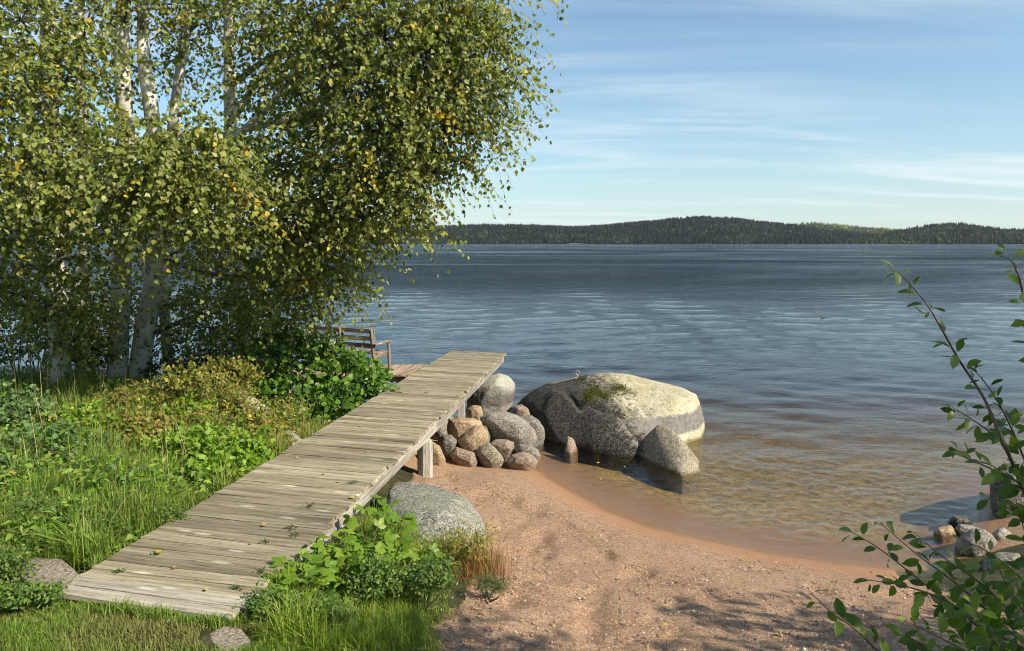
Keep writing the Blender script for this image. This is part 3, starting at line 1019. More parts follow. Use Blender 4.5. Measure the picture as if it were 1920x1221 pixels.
def build_rocks():
    # the big boulder
    Yr = 12.75
    pts = []
    for (px, py) in [(972, 757), (985, 742), (1003, 728), (1030, 716), (1080, 711), (1110, 701), (1142, 696), (1182, 699), (1232, 711), (1282, 726), (1306, 740)]:
        pts.append(atd(px, py, Yr))
    for (px, py, Y) in [(1317, 762, 12.4), (1323, 790, 12.2), (1298, 742, 12.1), (1270, 745, 11.85), (1040, 735, 12.2), (1085, 735, 12.0), (1190, 735, 12.0), (1020, 775, 11.9), (1095, 790, 11.55), (1190, 800, 11.45), (1290, 775, 11.7)]:
        pts.append(atd(px, py, Y))
    for (px, py) in [(1000, 812), (1050, 830), (1110, 840), (1180, 848), (1250, 842), (1316, 823)]:
        p = at(px, py, 0.0)
        pts += [p, p + np.array([0, -.05, -.55])]
    for (x, y) in [(.1, 14.2), (1.2, 14.6), (2.6, 14.3), (3.2, 13.2), (-.1, 13.2)]:
        pts.append(np.array([x, y, -.8]))
        pts.append(np.array([x * .95 + .1, y - .15, .15]))
    p1, p2, p3 = atd(1055, 735, 12.0), atd(1110, 770, 11.7), atd(1205, 815, 11.4)
    nrm = np.cross(p3 - p1, np.array([0, 1.0, 0]))
    nrm /= np.linalg.norm(nrm)
    if nrm[2] < 0:
        nrm = -nrm
    lim = lambda co: np.clip((co[:, 0] - p1[0] + .35) / .8, 0, 1) * np.clip((p3[0] + .1 - co[:, 0]) / .2, 0, 1) * np.clip((12.4 - co[:, 1]) / .3, 0, 1)
    q1, q2 = atd(1100, 738, 12.0), atd(1215, 757, 11.9)
    nr2 = np.cross(q2 - q1, np.array([0, 1.0, 0.2]))
    nr2 /= np.linalg.norm(nr2)
    if nr2[2] < 0:
        nr2 = -nr2
    lim2 = lambda co: np.clip((co[:, 0] - q1[0] + .15) / .4, 0, 1) * np.clip((q2[0] + .1 - co[:, 0]) / .2, 0, 1) * np.clip((12.6 - co[:, 1]) / .3, 0, 1)
    global BOULDER
    BOULDER = add_rock(pts, M_ROCK_BIG, 'huge granite boulder in the shallows, dark crusted left side and pale right side', 1, 0.020, 3, 96, steps=[(nrm, float(nrm @ p2), .045, .12, lim), (nr2, float(nr2 @ q1), .04, .07, lim2)], name='boulder', cat='boulder')
    # pointed wedge rock
    pts = [atd(1238, 792, 10.62), atd(1228, 800, 10.60), atd(1256, 803, 10.5), atd(1290, 838, 10.35), atd(1306, 858, 10.25), atd(1206, 822, 10.75), atd(1276, 822, 10.2)]
    for (px, py) in [(1191, 850), (1215, 866), (1250, 884), (1279, 895), (1300, 892), (1315, 886)]:
        p = at(px, py, 0.0)
        pts += [p, p + np.array([0, 0, -.45])]
    for p in (at(1192, 838, 0.0), at(1312, 866, 0.0), at(1250, 830, 0.0)):
        pts += [p, p + np.array([0, 0.1, -.4])]
    add_rock(pts, M_ROCK_WEDGE, 'pointed wedge shaped rock standing in the water before the huge boulder', 2, 0.018, 2, 50)
    # little reddish tooth in the shallows
    pts = [atd(1064, 816, 11.0), atd(1076, 822, 10.95)]
    for (px, py) in [(1058, 850), (1070, 856), (1084, 846), (1078, 836), (1062, 838)]:
        p = at(px, py, 0.0)
        pts += [p, p + np.array([0, 0, -.3])]
    add_rock(pts, M_ROCK_PINK, 'small pointed reddish stone alone in shallow brown water', 3, 0.02, 2, 26)
    # dark low rock at the boulder foot
    add_rock(blob_pts(1190, 838, 11.15, 95, 40, .35, 4, down=.35), M_ROCK_DARK, 'low dark wet rock at the foot of the huge boulder', 4)
    # pile beside the jetty: outlines measured in the photo, each stone at its own distance
    def zp(poly, x0, y0, k):
        return [(x0 + a / k, y0 + b / k) for a, b in poly]
    pile = [
        ([(300, 320), (330, 250), (420, 190), (500, 168), (560, 182), (597, 218), (600, 262), (572, 312), (558, 392), (480, 410), (300, 410)], 13.4, .55, M_ROCK_STAIN, 'tall pale topped boulder with a dark stain band behind the jetty tip', 1.0),
        ([(303, 375), (340, 350), (388, 358), (402, 400), (384, 450), (308, 440)], 11.7, .18, M_ROCK_OCHRE, 'small pale stone wedged behind the thin jetty post', .5),
        ([(185, 472), (200, 438), (260, 426), (340, 428), (388, 448), (398, 482), (345, 505), (270, 535), (213, 540), (188, 508)], 10.5, .24, M_ROCK_OCHRE, 'flat ochre stone carrying the thin jetty post', .45),
        ([(243, 572), (285, 522), (350, 478), (402, 470), (428, 510), (433, 562), (397, 608), (345, 633), (293, 612), (256, 592)], 10.2, .24, M_ROCK_OCHRE, 'rounded ochre boulder leaning on the flat ochre stone', .3),
        ([(380, 470), (420, 480), (446, 540), (440, 590), (400, 610), (370, 560)], 10.45, .18, M_ROCK_GREY, 'narrow grey stone squeezed behind the rounded ochre boulder', .4),
        ([(393, 432), (440, 398), (530, 388), (605, 408), (662, 448), (704, 500), (719, 552), (693, 600), (640, 596), (560, 566), (480, 564), (442, 542), (416, 482)], 10.75, .36, M_ROCK_GREY, 'large rounded grey boulder, biggest of the stone pile', .5),
        ([(600, 430), (690, 412), (738, 438), (768, 490), (768, 540), (720, 560), (640, 545)], 11.2, .28, M_ROCK_GREY, 'rounded grey stone right behind the largest pile boulder', .4),
        ([(556, 396), (590, 358), (632, 348), (672, 373), (686, 415), (620, 430)], 11.8, .22, M_ROCK_PINK, 'brownish stone between the stained boulder and the huge boulder', .6),
        ([(438, 585), (480, 560), (542, 555), (583, 575), (593, 622), (577, 655), (530, 662), (480, 650)], 10.2, .2, M_ROCK_PINK, 'small brown rounded stone under the largest pile boulder', .25),
        ([(586, 615), (620, 585), (682, 588), (738, 620), (745, 660), (700, 662), (620, 655)], 10.15, .2, M_ROCK_GREY, 'flat grey stone lying behind the pink beach stone', .25),
        ([(543, 692), (570, 650), (640, 630), (702, 650), (725, 692), (717, 728), (640, 732), (553, 718)], 9.85, .2, M_ROCK_PINK, 'flat topped pink stone at the water edge of the pile', .2),
        ([(355, 642), (380, 600), (430, 578), (472, 600), (512, 650), (533, 692), (527, 728), (450, 732), (395, 700)], 9.92, .22, M_ROCK_WEDGE, 'lumpy brown grey stone resting on the sand, pile front', .2),
        ([(203, 645), (240, 602), (292, 616), (357, 640), (375, 692), (362, 726), (290, 732), (236, 700)], 9.88, .22, M_ROCK_PINK, 'squarish reddish block on the sand at the pile foot', .2),
        ([(130, 565), (160, 528), (212, 528), (250, 570), (240, 610), (205, 660), (150, 640)], 10.2, .25, M_ROCK_GREY, 'grey stone in the jetty shade at the pile back', .35),
        ([(66, 605), (100, 570), (142, 600), (182, 680), (160, 745), (70, 745)], 9.7, .2, M_ROCK_OCHRE, 'pale earth covered stone beside the thick jetty post', .2),
    ]
    shore = [
        ([(565, 430), (620, 350), (700, 300), (790, 293), (862, 338), (893, 400), (872, 560), (760, 620), (620, 580)], 7.25, .26, M_ROCK_GREY, 'rounded grey stone lit on top behind the leafy sallow shrub', .3),
        ([(402, 322), (440, 283), (540, 268), (588, 330), (582, 384), (460, 424), (408, 372)], 7.7, .14, M_ROCK_OCHRE, 'small tan stone at the water edge beside the rounded grey stone', .3),
        ([(555, 295), (600, 253), (692, 262), (765, 287), (700, 340), (600, 345)], 7.75, .14, M_ROCK_GREY, 'small flat grey stone between two larger shore stones', .3),
        ([(508, 238), (560, 193), (652, 198), (718, 242), (690, 275), (540, 270)], 8.05, .15, M_ROCK_DARK, 'low black wet stone just above the water', .3),
        ([(845, 335), (900, 288), (942, 276), (1012, 330), (1017, 375), (900, 380)], 7.4, .15, M_ROCK_STAIN, 'pale slab stone leaning behind the rounded grey stone', .3),
        ([(836, -40), (846, 130), (860, 285), (960, 310), (1150, 310), (1200, -150), (1050, -225), (900, -180)], 8.3, .45, M_ROCK_DARK, 'tall dark boulder at the right shore behind the shrub', .5),
        ([(757, 625), (800, 520), (900, 478), (1050, 478), (1145, 600), (1145, 765), (900, 785), (778, 722)], 6.7, .3, M_ROCK_MOSS, 'mossy boulder under the shrub branches on the right shore', .3),
        ([(118, 612), (160, 590), (290, 578), (402, 600), (402, 642), (150, 637)], 7.0, .14, M_ROCK_DARK, 'thin flat dark stone in the wet sand', .15),
        ([(430, 690), (480, 660), (560, 655), (620, 690), (600, 740), (460, 740)], 6.75, .16, M_ROCK_DARK, 'dark stone half buried in the shaded wet sand', .2),
    ]
    k = 0
    for rocks, x0, y0, sc in ((pile, 780, 650, 3.2), (shore, 1650, 920, 4.056)):
        for poly, Y, dep, mt, lab, down in rocks:
            P = np.array(zp(poly, x0, y0, sc))
            c = P.mean(0)
            rr = np.random.default_rng(900 + k)
            pts = []
            for f, dy in ((1.03, 0.0), (.86, -.62), (.86, .62), (.48, -1.0), (.48, 1.0)):
                for q in P:
                    w = c + (q - c) * f * rr.uniform(.95, 1.05)
                    pts.append(atd(w[0], w[1], Y + dy * dep * rr.uniform(.85, 1.1)))
            pts = np.array(pts)
            zc = pts[:, 2].mean()
            low = pts[pts[:, 2] < zc].copy()
            low[:, 2] -= down * .6
            cc = pts.mean(0)
            low[:, :2] = cc[:2] + (low[:, :2] - cc[:2]) * .72
            add_rock(np.vstack([pts, low]), mt, lab, 20 + k, 0.028, 2, 42)
            k += 1
    add_rock(blob_pts(822, 800, 11.4, 60, 60, None, 55, 16, 0, .6), M_ROCK_GREY, 'shaded grey boulder under the jetty planks', 55, 0.03, 5, 26)
    # lichen boulder beside the jetty
    pts = [atd(728, 912, 7.3), atd(745, 903, 7.5), atd(790, 903, 7.4), atd(835, 915, 7.3), atd(870, 930, 7.1), atd(895, 958, 6.9), atd(912, 985, 6.8), atd(914, 1015, 6.75), atd(900, 1040, 6.6), atd(720, 960, 6.9), atd(760, 960, 6.65), atd(820, 965, 6.5), atd(870, 990, 6.45), atd(840, 1045, 6.2), atd(770, 1040, 6.2), atd(880, 1050, 6.35)]
    pts += [p + np.array([0, .02, -.45]) for p in pts[8:]]
    pts += [np.array([-.3, 7.6, .1]), np.array([-1.0, 7.7, .2]), np.array([-1.15, 6.6, .2])]
    add_rock(pts, M_ROCK_LICHEN, 'rounded grey boulder blotched with pale lichen beside the jetty', 60, 0.022, 9, 46, name='boulder', cat='boulder')
    # stones left of the jetty
    add_rock(blob_pts(474, 758, 10.0, 84, 26, .25, 61, tilt=-.6, down=.4), M_ROCK_STAIN, 'long pale stone lying in brown herbs left of the jetty', 61)
    add_rock(blob_pts(540, 828, 8.85, 66, 30, .22, 62, tilt=-.6, down=.4), M_ROCK_LICHEN, 'sloping pale stone against the jetty edge among dry herbs', 62)
    # flat stones at the landward end of the jetty
    def slab(poly, z0, th, mat, label, seed):
        pts = []
        for (px, py) in poly:
            p = at(px, py, z0)
            pts += [p, p + np.array([0, 0, -th])]
        add_rock(pts, mat, label, seed, 0.006, 2, 40, name='flat_stone', cat='stone')
    slab([(20, 1052), (60, 1043), (118, 1046), (150, 1075), (140, 1098), (100, 1112), (70, 1105), (38, 1080)], .925, .25, M_CONCRETE, 'flat pale stone slab at the left corner of the jetty landing', 91)
    slab([(392, 1188), (420, 1172), (452, 1178), (470, 1200), (448, 1225), (400, 1222)], .93, .25, M_CONCRETE, 'flat brown stone at the right corner of the jetty landing', 92)


build_rocks()


# ---------------------------------------------------------------- jetty
def plank_mesh(name, L, W, T, seed):
    """one board along local X, slightly uneven, 2 x 8 cells on top"""
    r = np.random.default_rng(seed)
    nx = 9
    xs = np.linspace(-L / 2, L / 2, nx)
    prof = np.array([[-W / 2, -T], [-W / 2, -.004], [-W / 2 + .005, 0], [0, .0], [W / 2 - .005, 0], [W / 2, -.004], [W / 2, -T]])
    v = []
    for i, x in enumerate(xs):
        j = r.normal(0, .0012, (7, 2))
        e = r.uniform(-.006, .006, 7) if i in (0, nx - 1) else np.zeros(7)
        cup = np.array([0, 0.001, .001, -.001, .001, .001, 0]) * r.uniform(-1, 2)
        for k in range(7):
            v.append([x + e[k], prof[k, 0] + j[k, 0], prof[k, 1] + j[k, 1] + cup[k]])
    f4 = []
    for i in range(nx - 1):
        for k in range(7):
            k2 = (k + 1) % 7
            f4.append([i * 7 + k, i * 7 + k2, (i + 1) * 7 + k2, (i + 1) * 7 + k])
    f3 = []
    for base, flip in ((0, True), ((nx - 1) * 7, False)):
        for k in range(1, 6):
            t = [base, base + k, base + k + 1]
            f3.append(t if flip else t[::-1])
    v = np.array(v)
    f4 = np.array(f4)[:, ::-1]
    return make_mesh(name, v, [np.array(f3)[:, ::-1], f4], None, False)


def beam_between(name, a, b, w, h, mat, parent, up=Vector((0, 0, 1)), bev=0.006):
    """rectangular beam from a to b (centre line), local X along"""
    a, b = Vector(a), Vector(b)
    d = b - a
    L = d.length
    bm = bmesh.new()
    bmesh.ops.create_cube(bm, size=1.0)
    for v in bm.verts:
        v.co = Vector((v.co.x * L, v.co.y * w, v.co.z * h))
    bmesh.ops.bevel(bm, geom=bm.edges[:], offset=bev, segments=1, affect='EDGES', clamp_overlap=True)
    me = bpy.data.meshes.new(name)
    bm.to_mesh(me)
    bm.free()
    x = d.normalized()
    y = up.cross(x).normalized()
    z = x.cross(y)
    M = Matrix((x, y, z)).transposed().to_4x4()
    M.translation = (a + b) / 2
    o = link(name, me, mat, parent)
    if parent is not None:
        M = parent.matrix_basis.inverted() @ M
    o.matrix_basis = M
    return o


def post_round(name, base, top, r, mat, parent):
    acc = Acc()
    b, t = np.array(base), np.array(top)
    pts = [b + (t - b) * k for k in np.linspace(0, 1, 6)]
    tube(acc, pts, [r * 1.03, r * .99, r, r * .98, r, r * .97], 14, True, None, 0.03)
    org = np.array(parent.location)
    me = acc.mesh(name, b)
    o = link(name, me, mat, parent, b - org)
    return o


def build_jetty():
    org = (JNL + JNR) / 2
    root = thing('jetty', org, 'long narrow weathered wooden plank jetty running out to the lake', 'jetty')
    axis = ((JFL + JFR) / 2 - (JNL + JNR) / 2)
    Ltot = np.linalg.norm(axis)
    n = int(round(Ltot / 0.128))
    wN = Ltot / n
    variants = [plank_mesh('plank_board', 1.0, wN - .009, .030, 300 + k) for k in range(6)]
    for mm in variants:
        mm.materials.append(M_PLANK)
    pale = [plank_mesh('plank_board_pale', 1.0, wN - .009, .030, 320 + k) for k in range(2)]
    for mm in pale:
        mm.materials.append(M_PLANK_P)
    r = np.random.default_rng(8)
    for i in range(n):
        t = (i + .5) / n
        l = JNL + (JFL - JNL) * t
        rr = JNR + (JFR - JNR) * t
        d = rr - l
        sl, sr = r.normal(0, .008), r.normal(0, .012)
        if r.uniform() < .1:
            sr += r.uniform(-.03, .03)
        u = d / np.linalg.norm(d)
        l, rr = l + u * sl, rr + u * sr
        c = (l + rr) / 2
        ln = np.linalg.norm(rr - l)
        me = pale[i % 2] if i < 2 else variants[r.integers(0, 6)]
        o = link('plank', me, None, root)
        o.location = c - org + np.array([0, 0, r.normal(0, .0025)])
        o.rotation_euler = (r.normal(0, .006), r.normal(0, .002), math.atan2(u[1], u[0]) + r.normal(0, .002))
        o.scale = (ln, 1, 1)
    # stringers under both edges
    dn = unit(axis)
    sd = np.array([dn[1], -dn[0], 0])
    zc = -.030 - .075
    for a, b, s, name in ((JNR, JFR, -1, 'stringer'), (JNL, JFL, 1, 'stringer')):
        p0 = a + sd * s * .05 + np.array([0, 0, zc]) + dn * 0.35
        p1 = b + sd * s * .05 + np.array([0, 0, zc]) - dn * 0.10
        mid = p0 + (p1 - p0) * .46
        beam_between(name, p0, mid - dn * .004, .05, .14, M_BEAM, root)
        beam_between(name, mid + dn * .004, p1, .05, .14, M_BEAM, root)
    p0 = (JNL + JNR) / 2 + np.array([0, 0, zc]) + dn * .35
    p1 = (JFL + JFR) / 2 + np.array([0, 0, zc]) - dn * .1
    beam_between('stringer', p0, p1, .05, .138, M_BEAM, root)
    # posts and cross beams
    def at_y(y, side):
        x = jetty_x(y, side)
        return np.array([x, y, DECK_Z])
    zt = DECK_Z - .182
    yp = 8.95
    for side, s in (('R', -1), ('L', 1)):
        q = at_y(yp, side) + sd * s * .115
        beam_between('post', (q[0], q[1], float(terrain(q[0], q[1])) - .25), (q[0], q[1], zt - .002), .185, .185, M_BEAM, root, up=Vector((1, 0.3, 0)), bev=.05)
    for y in (11.1, 13.6):
        for side, s in (('R', -1), ('L', 1)):
            q = at_y(y, side) + sd * s * .12
            zb = float(terrain(q[0], q[1])) - .2
            if y < 12 and side == 'R':
                zb = .42
            beam_between('post', (q[0], q[1], zb), (q[0], q[1], zt - .002), .10, .10, M_BEAM, root, up=Vector((1, 0, 0)))
    for y in (yp, 11.1, 13.6):
        a, b = at_y(y, 'L') + sd * .02, at_y(y, 'R') - sd * .10
        a[2] = b[2] = zt - .055
        a = a + dn * .14
        b = b + dn * .14
        beam_between('cross_beam', a, b, .045, .10, M_BEAM, root)
    return root


build_jetty()


def build_platform_and_bench():
    z = 0.70
    c0 = at(772, 704, z)      # near right
    c1 = at(806, 683, z)      # far right
    dn = unit(c1 - c0)
    left = np.array([-1.0, -.06, 0])
    left = unit(left)
    root = thing('side_platform', (c0 + c1) / 2 + left * 1.2, 'low brown plank platform beside the jetty under the bench', 'platform')
    org = np.array(root.location)
    Ln = np.linalg.norm(c1 - c0)
    W = .12
    me = [plank_mesh('platform_board', Ln, W - .008, .03, 400 + k) for k in range(4)]
    for mm in me:
        mm.materials.append(M_PLAT)
    for i in range(26):
        c = (c0 + c1) / 2 + left * (W * (i + .5))
        o = link('plank', me[i % 4], None, root, c - org)
        o.rotation_euler = (0, 0, math.atan2(dn[1], dn[0]))
        o.location.z += rng.normal(0, .002)
    for t in (.08, .92):
        a = c0 + (c1 - c0) * t + np.array([0, 0, -.10])
        beam_between('beam', a, a + left * 3.1, .05, .12, M_BEAM, root)
    for t in (.08, .92):
        for s in (.1, 1.5, 3.0):
            q = c0 + (c1 - c0) * t + left * s
            beam_between('post', (q[0], q[1], float(terrain(q[0], q[1])) - .2), (q[0], q[1], z - .162), .09, .09, M_BEAM, root, up=Vector((1, 0, 0)))
    # bench
    bR = np.array([*atd(697, 618, 13.70)[:2], z])
    bt = atd(697, 618, 13.70)
    bl = atd(610, 612, 14.15)
    ax = unit(np.array([bl[0] - bt[0], bl[1] - bt[1], 0]))
    fw = np.array([-ax[1], ax[0], 0])
    if fw[1] < 0:
        fw = -fw
    Hb = bt[2] - z
    bench = thing('bench', bR + ax * .75, 'weathered wooden bench with slatted back and armrests facing the lake', 'bench')
    Lb = 1.55
    up = np.array([0, 0, 1.0])
    b0 = bR + fw * .06 + up * .002
    for s in (.02, .76, Lb - .02):
        lo = b0 + ax * s + fw * .05
        hi = bR + ax * s + up * Hb
        beam_between('back_post', lo, hi, .045, .07, M_BENCH, bench, up=Vector(fw))
    for k, zz in enumerate((Hb - .045, Hb - .19, Hb - .33)):
        off = fw * (.05 + .052 * (1 - zz / Hb))
        a = bR + up * zz + off
        beam_between('back_slat', a - ax * .03, a + ax * (Lb + .03), .022, .085, M_BENCH, bench)
    zs = .36
    for k in range(4):
        a = bR + up * zs + fw * (.16 + .105 * k)
        beam_between('seat_slat', a - ax * .03, a + ax * (Lb + .03), .09, .028, M_BENCH, bench)
    for s in (.0, Lb):
        ft = bR + ax * s + fw * .50 - ax * (.035 if s == 0 else -.035)
        beam_between('front_leg', ft + fw * .03 + up * .002, ft + up * .545, .045, .065, M_BENCH, bench, up=Vector(fw))
        beam_between('armrest', ft + up * .56 + fw * .07, ft + up * .56 - fw * .50, .10, .03, M_BENCH, bench)
        beam_between('seat_rail', ft + up * .31 + ax * (.035 if s == 0 else -.035) + fw * .06, ft + up * .31 - fw * .46 + ax * (.035 if s == 0 else -.035), .035, .07, M_BENCH, bench)


build_platform_and_bench()


def build_ring():
    bvh = BVHTree.FromPolygons([BOULDER.matrix_basis @ v.co for v in BOULDER.data.vertices], [p.vertices[:] for p in BOULDER.data.polygons])

    def top(x, y):
        h = bvh.ray_cast(Vector((x, y, 4)), Vector((0, 0, -1)))
        return h[0] if h[0] is not None else Vector((x, y, .4))
    p0 = atd(1083, 711, 12.7)
    p = top(p0[0], p0[1])
    root = thing('mooring_eye', p, 'small steel mooring eye with a short pipe on the huge boulder top', 'mooring ring')
    acc = Acc()
    th = np.linspace(0, 2 * np.pi, 25)
    ring = np.stack([.035 * np.cos(th), 0 * th, .09 + .035 * np.sin(th)], -1)
    tube(acc, ring, .008, 6, False)
    link('ring', acc.mesh('ring'), M_STEEL, root)
    acc = Acc()
    tube(acc, [(0, 0, -.06), (0, 0, .056)], .01, 8)
    link('shank', acc.mesh('shank'), M_STEEL, root)
    acc = Acc()
    pts = [np.array(top(p.x + dx, p.y - .03)) + np.array([0, 0, .010]) - np.array(p) for dx in (-.5, -.34, -.18, -.02)]
    tube(acc, spline(pts, 12), .012, 8)
    link('pipe', acc.mesh('pipe'), M_STEEL, root)
    # moss cushions
    r = np.random.default_rng(77)
    acc = Acc()
    org = np.array(BOULDER.location)
    cam0 = Vector((0, 0, CAMZ))
    pos, nrm = [], []
    for (px, py, sx, sy, n) in ((1112, 735, 15, 11, 900), (1100, 748, 9, 9, 400), (1162, 727, 11, 6, 450), (1135, 742, 10, 5, 250), (1088, 712, 10, 3, 160)):
        for k in range(n):
            d = Vector(ray(px + r.normal(0, sx * .6), py + r.normal(0, sy * .6))).normalized()
            h = bvh.ray_cast(cam0, d)
            if h[0] is not None:
                pos.append(h[0])
                nrm.append(h[1])
    pos, nrm = np.array(pos), np.array(nrm)
    n = len(pos)
    tip = nrm + r.normal(0, .45, (n, 3)) + np.array([0, 0, .5])
    scatter(acc, LEAF_NARROW_V, LEAF_NARROW_F, pos - unit(nrm) * .004, tip, r.normal(0, 1, (n, 3)), r.uniform(.015, .04, n), palette(n, [(.05, .055, .010), (.10, .105, .016), (.17, .165, .03)], None, .25, r))
    o = link('moss', acc.mesh('moss', org), M_HERB, BOULDER)
    o['kind'] = 'stuff'


build_ring()


# ---------------------------------------------------------------- leaf palettes
BIRCH_COLS = [(.120, .148, .020), (.185, .212, .036), (.260, .275, .065), (.340, .335, .130)]
BIRCH_W = [.30, .36, .24, .10]
YELLOW = [(.55, .40, .03), (.50, .32, .02), (.42, .36, .06)]


def foliage(acc_leaf, acc_twig, centre, rad, nstr, leaf_per, size, r, droop=.55, up=0.0, cols=BIRCH_COLS, w=BIRCH_W, yellow=.03, tmpl=None, length=(.40, 1.0), wide=1.0, twig_r=.0022, nbias=None):
    tv, tf = tmpl if tmpl else (LEAF_BIRCH_V, LEAF_BIRCH_F)
    rad = np.asarray(rad, float)
    d = unit(r.normal(0, 1, (nstr, 3)))
    rr = r.uniform(0.15, 1.0, (nstr, 1)) ** 0.55
    s = centre + d * rr * rad * .78
    az = unit(d * rad + r.normal(0, .35, (nstr, 3)) * rad.mean())
    az[:, 2] = az[:, 2] * .4 + up
    az = unit(az)
    L = r.uniform(*length, nstr)
    yel = r.uniform(0, 1, nstr) < yellow
    K = leaf_per
    t = (np.arange(K)[None, :] + r.uniform(.1, .9, (nstr, K))) / K
    g = droop * r.uniform(.5, 1.3, nstr)

    def P(t):
        return s[:, None, :] + az[:, None, :] * (L[:, None] * t)[..., None] + np.array([0, 0, -1.0]) * (g[:, None] * L[:, None] * t ** 2)[..., None]
    pos = P(t)
    n = nstr * K
    outw = np.repeat(az[:, None, :], K, 1).reshape(-1, 3)
    pos = pos.reshape(-1, 3) + r.normal(0, .018, (n, 3))
    tip = outw * .3 + r.normal(0, .55, (n, 3)) + np.array([0, 0, -.62 * droop / .55 + .2 * up])
    nb = np.array([.42, -.42, .38]) if nbias is None else np.asarray(nbias)
    nrm = r.normal(0, .62, (n, 3)) + nb + .3 * np.repeat(unit(s - centre)[:, None, :], K, 1).reshape(-1, 3)
    sz = size * r.uniform(.65, 1.2, n)
    col = palette(n, cols, w, .2, r)
    yl = np.repeat(yel, K) & (r.uniform(0, 1, n) < .8)
    yl |= r.uniform(0, 1, n) < yellow * .25
    if yl.sum():
        col[yl] = palette(int(yl.sum()), YELLOW, None, .2, r)
    scatter(acc_leaf, tv, tf, pos, tip, nrm, sz, col, sz * wide)
    # twigs, 3-sided
    tt = np.broadcast_to(np.linspace(0, 1, 5)[None, :], (nstr, 5))
    q = P(tt)
    a = unit(np.cross(az, np.array([0.1, .2, 1.0])))
    b = np.cross(az, a)
    th = np.arange(3) * 2 * np.pi / 3
    rads = twig_r * np.array([1.6, 1.3, 1.0, .8, .5])
    v = q[:, :, None, :] + rads[None, :, None, None] * (np.cos(th)[None, None, :, None] * a[:, None, None, :] + np.sin(th)[None, None, :, None] * b[:, None, None, :])
    base = (np.arange(nstr) * 15)[:, None, None]
    i = np.arange(4)[:, None] * 3
    j = np.arange(3)[None, :]
    k = (j + 1) % 3
    f = np.stack([i + j, i + k, i + 3 + k, i + 3 + j], -1).reshape(-1, 4)
    acc_twig.add(v.reshape(-1, 3), None, (f[None] + base).reshape(-1, 4))
    return s


def build_tree(name, label, group, trunk, rads, limbs, clumps, seed, bark=M_BARK, leafmat=M_LEAF, leaf_size=.074, cols=BIRCH_COLS, w=BIRCH_W, yellow=.03, dens=1.45, tmpl=None, cat='tree', droop=.55, sides=14):
    """trunk: list of xyz, limbs: list of (pts, r0, r1), clumps: list of (xyz, (rx,ry,rz), strands)"""
    r = np.random.default_rng(seed)
    base = np.array(trunk[0], float)
    root = thing(name, base, label, cat, group)
    acc = Acc()
    tp = spline(trunk, 34)
    tr = np.interp(np.linspace(0, 1, 34), np.linspace(0, 1, len(rads)), rads)
    tr[:3] *= np.array([1.15, 1.06, 1.02])
    tube(acc, tp, tr, sides, True, None, 0.04)
    link('trunk', acc.mesh('trunk', base), bark, root)
    nodes = [(tp[i], tr[i]) for i in range(4, 34)]
    for (pts, r0, r1) in limbs:
        acc = Acc()
        lp = spline(pts, 16)
        lr = np.linspace(r0, r1, 16)
        tube(acc, lp, lr, 9, True, None, 0.05)
        link('branch', acc.mesh('branch', base), bark if r0 > .05 else M_TWIG, root)
        nodes += [(lp[i], lr[i]) for i in range(1, 16)]
    NP = np.array([q[0] for q in nodes])
    al, at_ = Acc(), Acc()
    for (c, rad, ns) in clumps:
        c = np.asarray(c, float)
        # branch from the nearest wood below
        dz = c[2] - NP[:, 2]
        dd = np.linalg.norm(NP - c, axis=1) + np.where(dz < .15, 1.5 * (.15 - dz), 0)
        k = int(np.argmin(dd))
        a = NP[k]
        mid = (a + c) / 2 + np.array([0, 0, .14 * np.linalg.norm(c - a)]) + r.normal(0, .06, 3)
        tube(at_, spline([a, mid, c], 8), np.linspace(min(.030, nodes[k][1] * .6), .008, 8), 5, False)
        s = foliage(al, at_, c, rad, max(4, int(ns * dens)), 14, leaf_size, r, droop, 0.0, cols, w, yellow, tmpl)
        pick = s[r.choice(len(s), max(3, len(s) // 5), replace=False)]
        for q in pick:
            m2 = (c + q) / 2 + r.normal(0, .05, 3) + np.array([0, 0, .05])
            tube(at_, [c, m2, q], [.006, .0045, .003], 3, False)
    o = link('twig_work', at_.mesh('twig_work', base), M_TWIG, root)
    o['kind'] = 'stuff'
    o = link('crown', al.mesh('crown', base), leafmat, root)
    o['kind'] = 'stuff'
    return root


